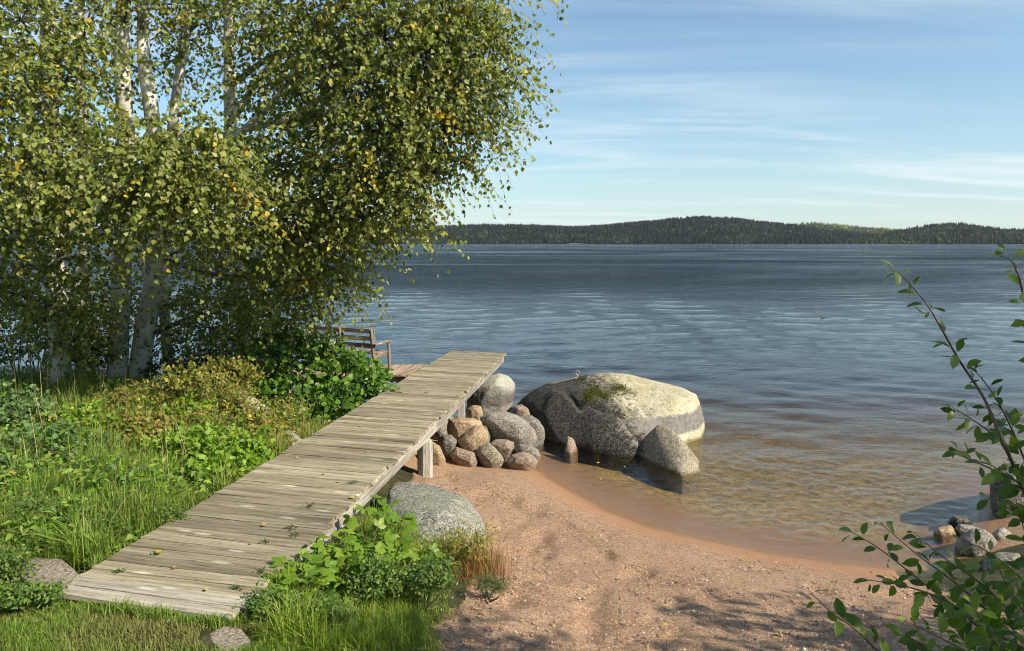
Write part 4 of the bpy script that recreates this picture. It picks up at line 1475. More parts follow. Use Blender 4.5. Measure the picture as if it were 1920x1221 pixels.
def build_birches():
    def pl(pts, Y):
        out = []
        for i, q in enumerate(pts):
            y = Y if np.isscalar(Y) else Y[i]
            out.append(atd(q[0], q[1], y))
        return out

    def base_fix(pts):
        p = pts[0]
        z = float(terrain(p[0], p[1]))
        pts[0] = np.array([p[0], p[1], z - .08])
        return pts

    def cl(px, py, Y, rp, ns, fy=1.0, fz=.8):
        s = Y / FPX
        return (atd(px, py, Y), (rp * s, rp * s * fy, rp * s * fz), ns)
    # leftmost birch
    t = base_fix(pl([(112, 690), (106, 560), (98, 440), (99, 300), (92, 130), (90, 0), (84, -300), (80, -650)], 11.2))
    limbs = [(pl([(100, 500), (60, 476), (10, 455), (-60, 420)], [11.2, 11.1, 11.0, 10.9]), .075, .03),
             (pl([(98, 380), (60, 320), (20, 220)], [11.2, 10.6, 9.8]), .03, .012),
             (pl([(95, 200), (140, 120), (170, 20)], [11.2, 10.5, 10]), .03, .012)]
    clumps = [cl(*a) for a in [(40, 40, 9.2, 105, 90), (-60, 120, 9.5, 110, 60), (50, 170, 9.0, 100, 85), (125, 110, 9.6, 75, 50), (-40, 290, 9.3, 110, 60), (60, 300, 9.0, 95, 85), (140, 250, 9.6, 62, 45), (125, 375, 9.0, 75, 62), (30, 385, 9.2, 85, 66), (40, 450, 10.0, 55, 24), (-70, 440, 10, 100, 40), (-30, 540, 11, 80, 40), (85, 575, 10.6, 42, 22), (165, 530, 10.5, 36, 18), (25, 510, 10.4, 50, 24),
                                (30, -110, 9.5, 110, 50), (130, -140, 10.5, 110, 50), (-90, -60, 10, 120, 50), (60, -280, 10.6, 130, 50), (100, -450, 11, 120, 45), (-20, -400, 11, 130, 40), (80, -620, 11.2, 100, 35), (180, 20, 11.8, 90, 45)]]
    build_tree('birch_tree', 'white birch with a low side limb, standing first beside the forked birch', 'birches on the bank', t, [.155, .14, .13, .12, .10, .085, .06, .02], limbs, clumps, 101)
    # forked smaller stem behind it
    t = base_fix(pl([(158, 690), (150, 570), (157, 480), (160, 380), (152, 200), (150, 0), (150, -250), (152, -480)], 11.9))
    limbs = [(pl([(151, 545), (118, 510), (104, 440)], [11.9, 11.6, 11.4]), .06, .05)]
    clumps = [cl(*a) for a in [(170, 360, 10.2, 75, 45), (170, 470, 10.2, 42, 26), (140, 585, 11, 48, 34), (120, 640, 11.3, 55, 38), (180, 620, 11.2, 36, 22), (170, 150, 12.5, 80, 40), (160, -150, 12, 100, 45), (170, -320, 12, 110, 40)]]
    build_tree('birch_tree', 'slender birch forking low, between the side limbed birch and the mossy birch', 'birches on the bank', t, [.13, .125, .10, .09, .075, .06, .04, .02], limbs, clumps, 102)
    # thick mossy birch
    t = base_fix(pl([(218, 700), (222, 640), (226, 560), (230, 450), (236, 270), (229, 130), (230, 0), (226, -250), (222, -560)], 12.0))
    limbs = [(pl([(232, 400), (260, 340), (290, 290)], [12, 10.5, 9.2]), .03, .012),
             (pl([(233, 330), (200, 280), (180, 210)], [12, 12.3, 12.6]), .03, .012)]
    clumps = [cl(*a) for a in [(250, 290, 8.8, 62, 52), (330, 250, 8.8, 62, 52), (300, 335, 8.7, 72, 75), (225, 345, 9.0, 55, 45), (375, 310, 8.9, 68, 60), (345, 390, 9.0, 62, 48), (410, 370, 9.2, 66, 52), (250, -40, 10.4, 85, 50), (330, 10, 12.8, 80, 50), (200, -150, 11.5, 100, 45), (250, -300, 11.6, 120, 45), (220, -480, 12, 110, 40), (210, 560, 12.4, 45, 25)]]
    build_tree('birch_tree', 'thick birch with a mossy shaded trunk and a bright white foot', 'birches on the bank', t, [.165, .16, .155, .15, .13, .12, .10, .07, .025], limbs, clumps, 103)
    # leaning thick birch
    t = base_fix(pl([(256, 705), (268, 640), (284, 560), (296, 460), (300, 340), (284, 210), (270, 110), (268, 0), (264, -280), (262, -600)], 12.2))
    limbs = [(pl([(298, 420), (360, 330), (450, 250), (540, 160), (610, 40), (700, -60)], [12.2, 11.8, 11.2, 10.8, 10.4, 10.1]), .07, .025),
             (pl([(297, 440), (400, 440), (520, 440), (640, 430), (720, 440)], [12.2, 11.6, 11, 10.6, 10.4]), .05, .012),
             (pl([(295, 480), (380, 510), (470, 520), (560, 530)], [12.2, 12, 11.6, 11.2]), .04, .01)]
    clumps = [cl(*a) for a in [(470, 330, 10.2, 80, 60), (540, 290, 10.4, 80, 55), (500, 430, 10.5, 85, 70), (430, 470, 11.0, 62, 38), (590, 400, 10.4, 85, 70), (580, 490, 10.7, 80, 60), (640, 440, 10.4, 68, 60), (500, 540, 11.4, 80, 60), (420, 570, 11.8, 75, 55), (390, 560, 12.6, 55, 26), (560, 560, 11.3, 55, 45), (600, 520, 10.9, 48, 38), (365, 640, 12.8, 50, 30), (440, 640, 12.4, 65, 50), (510, 620, 12.2, 55, 45),
                                (290, -110, 12.4, 100, 45), (340, -260, 12.4, 110, 45), (270, -480, 12.3, 110, 40)]]
    build_tree('birch_tree', 'leaning thick birch whose long limbs reach out over the jetty', 'birches on the bank', t, [.175, .17, .165, .155, .135, .12, .10, .085, .06, .02], limbs, clumps, 104)
    # slim white birch
    t = base_fix(pl([(318, 690), (308, 560), (312, 400), (326, 215), (344, 90), (352, 0), (362, -200), (368, -420)], 13.0))
    clumps = [cl(*a) for a in [(400, 60, 13.2, 90, 45), (380, -60, 12.8, 100, 45), (310, 130, 13.4, 70, 25), (430, 260, 13.2, 70, 25), (350, 470, 12.9, 70, 35), (360, -230, 12.8, 110, 45), (370, -400, 12.8, 100, 40)]]
    build_tree('birch_tree', 'slim clean white birch just behind the leaning birch', 'birches on the bank', t, [.10, .095, .09, .085, .075, .065, .045, .02], [], clumps, 105)
    # birch carrying the right crown
    t = base_fix(pl([(462, 700), (452, 560), (440, 400), (432, 210), (430, 90), (430, 0), (440, -200), (450, -480)], 12.6))
    limbs = [(pl([(434, 230), (500, 130), (590, 60), (690, -30), (780, -110)], [12.6, 11.8, 11.0, 10.4, 10.0]), .06, .02),
             (pl([(434, 250), (520, 230), (640, 220), (780, 180), (880, 160), (960, 165)], [12.6, 11.8, 11.0, 10.4, 10.2, 10.1]), .055, .01),
             (pl([(436, 300), (540, 310), (660, 310), (790, 320), (860, 330)], [12.6, 11.8, 11.0, 10.4, 10.2]), .05, .01),
             (pl([(432, 160), (540, 90), (680, 80), (820, 60), (940, 50)], [12.6, 11.6, 10.8, 10.3, 10.1]), .05, .01)]
    clumps = [cl(*a) for a in [(480, 30, 10.6, 85, 60), (560, 60, 10.2, 85, 65), (640, 20, 10.0, 85, 60), (630, 120, 9.9, 85, 75), (720, 70, 9.9, 85, 75), (790, 20, 9.9, 80, 60), (800, 110, 9.8, 82, 80), (870, 50, 10.0, 75, 65), (885, 30, 10.1, 50, 38), (862, 150, 10.0, 70, 66), (900, 130, 10.1, 40, 24), (945, 160, 10.1, 26, 10), (700, 180, 9.8, 85, 80), (780, 210, 9.8, 82, 80), (850, 220, 10.0, 62, 52), (905, 225, 10.1, 36, 18), (610, 220, 10.2, 85, 70), (680, 280, 9.9, 85, 80), (745, 285, 9.9, 72, 66), (805, 305, 10.1, 48, 34), (865, 300, 10.2, 24, 8), (550, 170, 11.0, 80, 45), (480, 140, 12.0, 70, 30), (640, 350, 10.2, 82, 70), (700, 365, 10.1, 70, 58), (755, 365, 10.2, 42, 26), (670, 410, 10.3, 58, 45), (725, 415, 10.3, 38, 22), (785, 405, 10.3, 20, 6), (530, 240, 12.4, 75, 25), (925, 75, 10.2, 26, 10),
                                (700, -80, 10, 110, 60), (820, -90, 10.1, 110, 60), (920, -60, 10.3, 75, 40), (560, -80, 10.6, 110, 55), (480, -180, 11.6, 120, 50), (620, -220, 11, 130, 50), (760, -230, 10.8, 120, 45), (540, -380, 12, 130, 45), (460, -480, 12.5, 110, 40), (680, -380, 11.6, 110, 35)]]
    build_tree('birch_tree', 'birch whose wide drooping crown spreads against the open sky over the jetty', 'birches on the bank', t, [.13, .125, .12, .105, .09, .08, .06, .02], limbs, clumps, 106, yellow=.045)


build_birches()


# ---------------------------------------------------------------- shrubs
def leaf_mesh(name, n=7, wid=.42, curl=.12, fold=.10, serr=.03, seed=0, peak=.5):
    """ovate leaf along +Y, unit length, with midrib fold and toothed margin"""
    r = np.random.default_rng(seed)
    ts = np.linspace(0, 1, n)
    v, f3, f4 = [], [], []
    for i, t in enumerate(ts):
        wv = wid * (np.sin(np.pi * t ** (math.log(.5) / math.log(peak))) ** .75) if 0 < t < 1 else 0
        wv += serr * (1 if i % 2 else -1) * (0 < t < 1) * .6
        zc = -curl * t * t + .02 * math.sin(t * 5)
        v += [[-wv, t + r.normal(0, .01), zc + fold * wv + r.normal(0, .008)], [0, t, zc], [wv, t + r.normal(0, .01), zc + fold * wv + r.normal(0, .008)]]
    for i in range(n - 1):
        for k in (0, 1):
            a = i * 3 + k
            f4.append([a, a + 1, a + 4, a + 3])
    # petiole
    b = len(v)
    v += [[-.012, 0, 0], [.012, 0, 0], [.012, -.22, -.03], [-.012, -.22, -.03]]
    f4.append([b, b + 1, b + 2, b + 3])
    return make_mesh(name, np.array(v), [np.array(f4)], None, True)


def leaf_matrix(pos, tip, nrm, size):
    y = Vector(tip).normalized()
    n = Vector(nrm)
    z = (n - y * n.dot(y)).normalized()
    x = y.cross(z)
    M = Matrix((x * size, y * size, z * size)).transposed().to_4x4()
    M.translation = Vector(pos)
    return M


ALDER_MESH = [leaf_mesh('alder_leaf', 7, .46, .12 + .08 * k, .12, .02, k, .55) for k in range(4)]
for q in ALDER_MESH:
    q.materials.append(M_LEAF_ALDER)
SALLOW_MESH = [leaf_mesh('sallow_leaf', 8, .21 + .03 * k, .10 + .12 * k, .22, .025, 10 + k, .52) for k in range(4)]
for q in SALLOW_MESH:
    q.materials.append(M_LEAF_FRONT)


def compound_leaf(name, seed):
    """three toothed leaflets on one stalk"""
    r = np.random.default_rng(seed)
    acc = Acc()
    for ang, sc, off in ((0, 1.0, (0, .25)), (.95, .82, (.03, .2)), (-.95, .82, (-.03, .2))):
        n = 6
        ts = np.linspace(0, 1, n)
        v = []
        for i, t in enumerate(ts):
            wv = .27 * math.sin(math.pi * t ** .8) ** .8 if 0 < t < 1 else 0
            wv *= (1.12 if i % 2 else .88)
            z = -.16 * t * t + r.normal(0, .01)
            v += [[-wv, t, z + .12 * wv], [0, t, z], [wv, t, z + .12 * wv]]
        v = np.array(v) * sc * .75
        ca, sa = math.cos(ang), math.sin(ang)
        v = np.stack([v[:, 0] * ca + v[:, 1] * sa + off[0], -v[:, 0] * sa + v[:, 1] * ca + off[1], v[:, 2]], -1)
        f = []
        for i in range(n - 1):
            for k in (0, 1):
                a = i * 3 + k
                f.append([a, a + 1, a + 4, a + 3])
        acc.add(v, None, f)
    acc.add([[-.012, -.5, -.03], [.012, -.5, -.03], [.012, .25, 0], [-.012, .25, 0]], None, [[0, 1, 2, 3]])
    return acc.mesh(name)


HERB_MESH = [compound_leaf('trifoliate_leaf', 30 + k) for k in range(4)]
for q in HERB_MESH:
    q.materials.append(M_LEAF_HERB)

SHRUB_GREEN = [(.06, .125, .014), (.10, .19, .022), (.15, .25, .035), (.20, .29, .06)]
SHRUB_W = [.3, .35, .25, .1]


def build_alder_shrub():
    r = np.random.default_rng(200)
    base = gp(590, 790)
    base = np.array([-2.95, 10.9, float(terrain(-2.95, 10.9))])
    root = thing('alder_shrub', base, 'bushy alder shrub with broad glossy green leaves crowding the jetty edge', 'shrub')
    cl = [(500, 700, 11.0, 48), (550, 675, 11.2, 48), (605, 672, 11.3, 42), (655, 690, 11.2, 38), (690, 715, 11.0, 32), (640, 715, 10.8, 46), (575, 725, 10.7, 50), (515, 745, 10.6, 38), (590, 770, 10.3, 40), (645, 755, 10.5, 40), (690, 740, 10.9, 28), (570, 655, 11.6, 32), (525, 645, 11.6, 36), (480, 675, 11.2, 38), (622, 668, 11.4, 24)]
    stems = Acc()
    al, atw = Acc(), Acc()
    lead = []
    for (px, py, Y, rp) in cl:
        c = atd(px, py, Y)
        # keep clear of the deck edge
        c[0] = min(c[0], jetty_x(c[1], 'L') - .22)
        s = Y / FPX * rp
        mid = (base + c) / 2 + np.array([0, 0, -.05]) + r.normal(0, .08, 3)
        tube(stems, spline([base + r.normal(0, .12, 3) * np.array([1, 1, 0]), mid, c], 9), np.linspace(.016, .006, 9), 6, False)
        foliage(al, atw, c, (s, s, s * .9), 26, 9, .085, r, .25, .35, SHRUB_GREEN, SHRUB_W, .0, (LEAF_ROUND_V, LEAF_ROUND_F), (.15, .35), 1.0, .0025, (.35, -.35, .55))
        # the largest, outermost leaves as single leaves
        for k in range(18):
            d = unit(r.normal(0, 1, 3) + np.array([.25, -.75, .35]))
            p = c + d * s * r.uniform(.75, 1.08)
            tip = d * .5 + r.normal(0, .6, 3) + np.array([0, 0, -.15])
            nrm = np.array([.35, -.45, .6]) + r.normal(0, .45, 3)
            lead.append(leaf_matrix(p - base, tip, nrm, r.uniform(.075, .115)))
    link('stem', stems.mesh('stem', base), M_TWIG, root)
    o = link('twig_work', atw.mesh('twig_work', base), M_TWIG, root)
    o['kind'] = 'stuff'
    o = link('foliage', al.mesh('foliage', base), M_HERB, root)
    o['kind'] = 'stuff'
    for i, M in enumerate(lead[:290]):
        q = link('leaf', ALDER_MESH[i % 4], None, root)
        q.matrix_basis = M


build_alder_shrub()


def bush(px, py, Y, w, h, label, cols, wts, seed, ncl=7, ns=26, leaf=.05, tmpl=None, group=None, name='bush', up=.25, droop=.3, mat=M_HERB, yellow=.0, cat='bush', nb=None):
    """low leafy bush: stems from a point on the ground to leaf clumps"""
    r = np.random.default_rng(seed)
    c0 = atd(px, py, Y)
    g = float(terrain(c0[0], c0[1]))
    base = np.array([c0[0], c0[1], g - .03])
    root = thing(name, base, label, cat, group)
    s = Y / FPX
    st, al, atw = Acc(), Acc(), Acc()
    for k in range(ncl):
        q = c0 + np.array([r.uniform(-1, 1) * w * s * .42, r.uniform(-.6, .6) * w * s * .4, r.uniform(-1, 1) * h * s * .36])
        q[2] = max(q[2], float(terrain(q[0], q[1])) + .10)
        rad = min(w, h) * s * .34
        tube(st, spline([base, (base + q) / 2 + r.normal(0, .05, 3), q], 7), np.linspace(.009, .004, 7), 5, False)
        foliage(al, atw, q, (rad * 1.2, rad, rad), ns, 9, leaf, r, droop, up, cols, wts, yellow, tmpl, (min(.12, h * s * .4), min(.32, h * s * .9)), 1.0, .0016, (.3, -.35, .55) if nb is None else nb)
    link('stem', st.mesh('stem', base), M_STEMG, root)
    o = link('twig_work', atw.mesh('twig_work', base), M_STEMG, root)
    o['kind'] = 'stuff'
    o = link('foliage', al.mesh('foliage', base), mat, root)
    o['kind'] = 'stuff'
    return root


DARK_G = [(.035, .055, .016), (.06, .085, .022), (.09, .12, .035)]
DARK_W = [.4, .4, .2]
BLUE_G = [(.085, .15, .045), (.125, .20, .065), (.18, .26, .10)]
DRY = [(.27, .23, .05), (.34, .235, .06), (.22, .22, .045), (.40, .25, .09), (.17, .21, .035)]
DRY_W = [.2, .12, .28, .05, .35]
FRESH = [(.12, .215, .016), (.18, .29, .024), (.25, .34, .04)]
FRESH_W = [.3, .45, .25]
RND = (LEAF_ROUND_V, LEAF_ROUND_F)
NAR = (LEAF_NARROW_V, LEAF_NARROW_F)
WEED = (LEAF_NARROW_V * np.array([1.7, 1, 1]), LEAF_NARROW_F)


def build_bushes():
    g = 'dark undergrowth under the birches'
    lab = 'dark tangled leafy undergrowth below the birch trunks at the bank edge'
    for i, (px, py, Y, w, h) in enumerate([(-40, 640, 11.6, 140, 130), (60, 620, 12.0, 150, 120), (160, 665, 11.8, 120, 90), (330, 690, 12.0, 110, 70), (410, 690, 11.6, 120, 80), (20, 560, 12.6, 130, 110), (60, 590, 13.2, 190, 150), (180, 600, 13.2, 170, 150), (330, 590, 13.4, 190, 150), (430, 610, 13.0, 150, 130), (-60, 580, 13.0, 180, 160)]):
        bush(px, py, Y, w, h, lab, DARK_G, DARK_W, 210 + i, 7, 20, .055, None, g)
    for i, (px, py, Y, w, h, lab) in enumerate([(30, 770, 8.8, 150, 130, 'grey green broad leaved bush at the edge of the dark undergrowth'), (70, 880, 7.4, 150, 120, 'low grey green leafy bush standing in tall grass'), (-20, 930, 6.8, 150, 120, 'grey green leafy plant clump above the lawn corner')]):
        bush(px, py, Y, w, h, lab, BLUE_G, [.35, .4, .25], 230 + i, 8, 24, .06, RND)
    g = 'dry meadow herbs on the bank'
    lab = 'yellow brown withering meadow herb clump on the bank left of the jetty'
    for i, (px, py, Y, w, h) in enumerate([(250, 760, 9.6, 140, 90), (340, 740, 9.8, 140, 90), (420, 760, 9.4, 130, 90), (300, 830, 8.6, 130, 80), (390, 820, 8.7, 130, 90), (470, 820, 8.8, 120, 80), (520, 800, 9.2, 90, 60), (230, 830, 8.4, 110, 80), (500, 850, 8.4, 90, 50), (440, 710, 10.2, 100, 60)]):
        bush(px, py, Y, w, h, lab, DRY, DRY_W, 250 + i, 8, 22, .062, None if i % 2 else NAR, g, 'meadow_herb', .5, .15, yellow=.03, cat='herb')
    g = 'fresh herbs by the jetty left edge'
    lab = 'fresh bright green herb clump growing beside the left jetty edge'
    for i, (px, py, Y, w, h) in enumerate([(350, 860, 7.9, 110, 90), (430, 870, 7.8, 100, 80), (395, 920, 7.2, 90, 60), (465, 905, 7.6, 70, 45), (160, 800, 8.4, 100, 70), (340, 790, 9.0, 70, 50)]):
        bush(px, py, Y, w, h, lab, FRESH, FRESH_W, 270 + i, 6, 20, .068, None, g, 'leafy_herb', .5, .2, cat='herb')
    g = 'small leafy weeds round the landing'
    labs = ['dark green weed clump just outside the flat pale stone slab', 'small leaved weed clump on the left jetty edge beyond the slab', 'weed clump in the grass behind the flat pale stone slab', 'low weed clump in the lawn before the jetty landing', 'weed clump beside the flat brown stone at the jetty landing', 'weed clump in bright grass right of the jetty landing', 'dense weed clump below the bright herbs with three part leaves', 'weed clump between the bright herbs and the open sand', 'tiny weed sprig leaning on the left jetty edge planks']
    for i, (px, py, Y, w, h) in enumerate([(-5, 1125, 4.7, 90, 60), (175, 1040, 5.6, 90, 34), (70, 1010, 5.7, 100, 40), (60, 1190, 4.3, 110, 32), (515, 1180, 4.3, 60, 40), (600, 1170, 4.3, 90, 50), (720, 1090, 4.9, 100, 50), (790, 1085, 5.0, 90, 40), (320, 1010, 5.8, 60, 30)]):
        bush(px, py, Y, w, h, labs[i], [(.08, .14, .028), (.125, .20, .038), (.19, .27, .06)], [.35, .4, .25], 290 + i, 9, 26, .034, WEED, g, 'leafy_weed', .45, .1, cat='weed')
    bush(918, 1120, 5.35, 52, 34, 'single small grey green weed tuft on the open sand', [(.05, .085, .03), (.075, .12, .04), (.11, .15, .06)], [.3, .4, .3], 310, 6, 16, .022, NAR, None, 'weed_tuft', .45, .1, cat='weed')
    bush(860, 1050, 5.9, 80, 80, 'yellowing herb clump at the foot of the lichen boulder', [(.30, .27, .05), (.22, .24, .04), (.34, .25, .06)], [.4, .35, .25], 311, 6, 18, .045, NAR, None, 'meadow_herb', .6, .15, cat='herb')


build_bushes()


def build_herbs_right():
    """bright trifoliate plants beside the right jetty edge, every leaf a part"""
    r = np.random.default_rng(330)
    g = 'bright herbs beside the right jetty edge'
    lab = 'bright green plant with three part toothed leaves beside the right jetty edge'
    spots = [(520, 1095, 4.75), (580, 1060, 5.0), (560, 1125, 4.6), (640, 1010, 5.35), (630, 1070, 5.0), (690, 1000, 5.5), (700, 1050, 5.2), (740, 1010, 5.5), (760, 1055, 5.3), (700, 950, 5.9), (660, 1040, 5.1), (785, 1030, 5.6), (600, 1010, 5.3), (740, 965, 6.0), (550, 1075, 4.85)]
    for (px, py, Y) in spots:
        c = atd(px, py, Y)
        c[0] = max(c[0], jetty_x(c[1], 'R') + .10)
        z = float(terrain(c[0], c[1]))
        base = np.array([c[0], c[1], z - .02])
        root = thing('leafy_herb', base, lab, 'herb', g)
        H = max(.22, c[2] - z)
        st = Acc()
        for k in range(17):
            a = r.uniform(0, 6.28)
            rad = r.uniform(.03, .21)
            hh = H * r.uniform(.45, 1.15)
            p = base + np.array([math.cos(a) * rad, math.sin(a) * rad, hh])
            p[0] = max(p[0], jetty_x(p[1], 'R') + .0)
            tube(st, spline([base, base + (p - base) * np.array([.35, .35, .6]), p], 5), np.linspace(.004, .002, 5), 4, False)
            d = np.array([math.cos(a), math.sin(a), .1]) + r.normal(0, .35, 3)
            nr = np.array([.25, -.3, .9]) + r.normal(0, .33, 3)
            q = link('leaf', HERB_MESH[r.integers(0, 4)], None, root)
            q.matrix_basis = leaf_matrix(p - base, d, nr, r.uniform(.085, .135))
        link('stem', st.mesh('stem', base), M_STEMG, root)


build_herbs_right()


# ---------------------------------------------------------------- grass
def blades(acc, x, y, h, w, bend, col, r, flat=0.0):
    n = len(x)
    z = terrain(x, y) - .01
    a = r.uniform(0, 2 * np.pi, n)
    lean = r.uniform(0, 1, n) * bend
    dx, dy = np.cos(a), np.sin(a)
    sx, sy = -dy, dx
    ts = np.array([0, .4, .75, 1.0])
    ws = np.array([1, .85, .5, 0.0])
    P = np.zeros((n, 7, 3))
    idx = 0
    for i, (t, wf) in enumerate(zip(ts, ws)):
        off = h * lean * t ** 1.8
        cx, cy, cz = x + dx * off, y + dy * off, z + h * t * (1 - .45 * lean * t)
        if i < 3:
            P[:, idx] = np.stack([cx - sx * w * wf, cy - sy * w * wf, cz], -1)
            P[:, idx + 1] = np.stack([cx + sx * w * wf, cy + sy * w * wf, cz], -1)
            idx += 2
        else:
            P[:, idx] = np.stack([cx, cy, cz], -1)
    f4 = np.array([[0, 1, 3, 2], [2, 3, 5, 4]])
    f3 = np.array([[4, 5, 6]])
    b = (np.arange(n) * 7)[:, None, None]
    acc.add(P.reshape(-1, 3), (f3[None] + b).reshape(-1, 3), (f4[None] + b).reshape(-1, 4), np.repeat(col, 7, 0))


def in_jetty(x, y, m=.02):
    return (x > jetty_x(y, 'L') - m) & (x < jetty_x(y, 'R') + m) & (y > JNR[1] - .12 + (JNL[1] - JNR[1]) * (JNR[0] - x) / (JNR[0] - JNL[0]))


def near_slab(x, y):
    out = np.zeros(len(x), bool)
    for (px, py, rr) in ((85, 1075, .30), (430, 1200, .17)):
        p = at(px, py, .92)
        out |= (x - p[0]) ** 2 + ((y - p[1]) * 1.1) ** 2 < rr ** 2
    return out


def build_grass():
    r = np.random.default_rng(400)
    G1 = [(.10, .175, .024), (.15, .235, .03), (.21, .295, .045), (.28, .34, .08)]
    # lawn and short grass
    acc = Acc()
    n = 85000
    x = r.uniform(-4.6, 1.2, n)
    y = r.uniform(2.9, 5.0, n)
    ok = ~in_jetty(x, y) & ~near_slab(x, y) & (x < green_border(y) - .05)
    ok &= np.abs(x) < .85 * y + .3
    x, y = x[ok], y[ok]
    n = len(x)
    pt = vnoise(x * 2.2, y * 2.2, 61, 3)
    h = (.035 + .03 * r.uniform(0, 1, n)) * (1 + .5 * np.clip(pt, -1, 1))
    c = palette(n, G1, [.3, .35, .25, .1], .2, r)
    dryf = np.clip(.22 - pt * .8, 0, .7)[:, None]
    c = c * (1 - dryf) + np.array([.24, .20, .075]) * dryf
    blades(acc, x, y, h, np.full(n, .0026), np.full(n, 1.2), c, r)
    n = 1500
    t = r.uniform(-.05, 1.02, n)
    e = JNL[None, :2] + (JNR - JNL)[None, :2] * t[:, None]
    x, y = e[:, 0] + r.normal(0, .02, n), e[:, 1] - .03 - np.abs(r.normal(0, .05, n))
    h = r.uniform(.04, .11, n) * (.6 + .6 * np.clip(vnoise(x * 4, y * 4, 63, 2) + .5, 0, 1))
    blades(acc, x, y, h, np.full(n, .0028), np.full(n, 1.2), palette(n, G1, [.3, .35, .25, .1], .2, r), r)
    o = link('lawn_grass', acc.mesh('lawn_grass'), M_GRASS)
    tag(o, 'short partly dry lawn grass at the landward end of the jetty', 'grass', None, 'stuff')
    # tall grass left of the jetty
    acc = Acc()
    n = 130000
    y = 4.6 + 8.2 * r.uniform(0, 1, n) ** 1.5
    x = jetty_x(y, 'L') - .02 - (1.2 + .62 * y) * r.uniform(0, 1, n) ** 1.25
    ok = ~near_slab(x, y) & (terrain(x, y) > .12)
    x, y = x[ok], y[ok]
    tuft = vnoise(x * 2.4, y * 2.4, 65, 2)
    ok = r.uniform(-1, 1, len(x)) < tuft + .75
    x, y, tuft = x[ok], y[ok], tuft[ok]
    n = len(x)
    edge = jetty_x(y, 'L') - x
    h = (.20 + .30 * r.uniform(0, 1, n) ** 1.5) * np.clip(.55 + .5 * tuft, .35, 1.1) * np.clip(.55 + edge * .9, .5, 1.0)
    c = palette(n, G1, [.28, .36, .26, .10], .2, r)
    far = np.clip((y - 7.2) / 2.0, 0, 1) * np.clip((x + 6.6) / 1.2, 0, 1)
    dry = (r.uniform(0, 1, n) < .10 + .45 * far)
    c[dry] = palette(int(dry.sum()), [(.34, .28, .10), (.28, .24, .07), (.40, .34, .16)], None, .2, r)
    blades(acc, x, y, h, .0022 + .0022 * r.uniform(0, 1, n) + .0002 * y, np.full(n, 1.05), c, r)
    o = link('tall_grass', acc.mesh('tall_grass'), M_GRASS)
    tag(o, 'tall uneven green and straw coloured grass on the bank left of the jetty', 'grass', None, 'stuff')
    # bright grass right of the jetty
    acc = Acc()
    n = 26000
    y = r.uniform(3.9, 6.6, n)
    lo = np.where(y > 4.35, jetty_x(y, 'R') + .03, -1.75)
    x = lo + (green_border(y) + .16 - lo) * r.uniform(0, 1, n) ** .85
    tuft = vnoise(x * 3.2, y * 3.2, 66, 2)
    ok = (r.uniform(-1, 1, n) < tuft + .35 - 1.1 * np.clip((x - green_border(y) + .1) / .25, 0, 1)) & ~near_slab(x, y)
    x, y, tuft = x[ok], y[ok], tuft[ok]
    n = len(x)
    h = (.12 + .30 * r.uniform(0, 1, n) ** 1.6) * np.clip(.6 + .5 * tuft, .35, 1.1) * np.clip((green_border(y) + .16 - x) / .4, .25, 1)
    c = palette(n, [(.15, .23, .022), (.22, .31, .03), (.31, .38, .06), (.36, .33, .12)], [.3, .36, .24, .1], .2, r)
    blades(acc, x, y, h, .002 + .002 * r.uniform(0, 1, n), np.full(n, 1.2), c, r)
    o = link('bright_grass', acc.mesh('bright_grass'), M_GRASS)
    tag(o, 'bright yellow green grass between the right jetty edge and the sand', 'grass', None, 'stuff')
    # reddish dry grass at the lichen boulder
    acc = Acc()
    n = 900
    p = gp(893, 1068)
    x = p[0] + r.normal(0, .13, n)
    y = p[1] + r.normal(0, .16, n)
    c = palette(n, [(.30, .10, .06), (.38, .22, .08), (.34, .30, .10), (.22, .06, .05)], None, .2, r)
    blades(acc, x, y, r.uniform(.10, .34, n), np.full(n, .0022), np.full(n, .8), c, r)
    o = link('red_grass', acc.mesh('red_grass'), M_GRASS)
    tag(o, 'reddish dry grass tuft at the sand side of the lichen boulder', 'grass', None, 'stuff')
    # straw stalks
    acc = Acc()
    n = 120
    y = r.uniform(6.5, 11.5, n)
    x = jetty_x(y, 'L') - .3 - r.uniform(0, 1, n) * 4.5
    blades(acc, x, y, r.uniform(.6, 1.0, n), np.full(n, .0028), np.full(n, .35), palette(n, [(.42, .36, .20), (.36, .28, .14)], None, .2, r), r)
    o = link('straw_stalks', acc.mesh('straw_stalks'), M_GRASS)
    tag(o, 'thin pale straw stalks rising above the bank grass', 'grass', None, 'stuff')


build_grass()


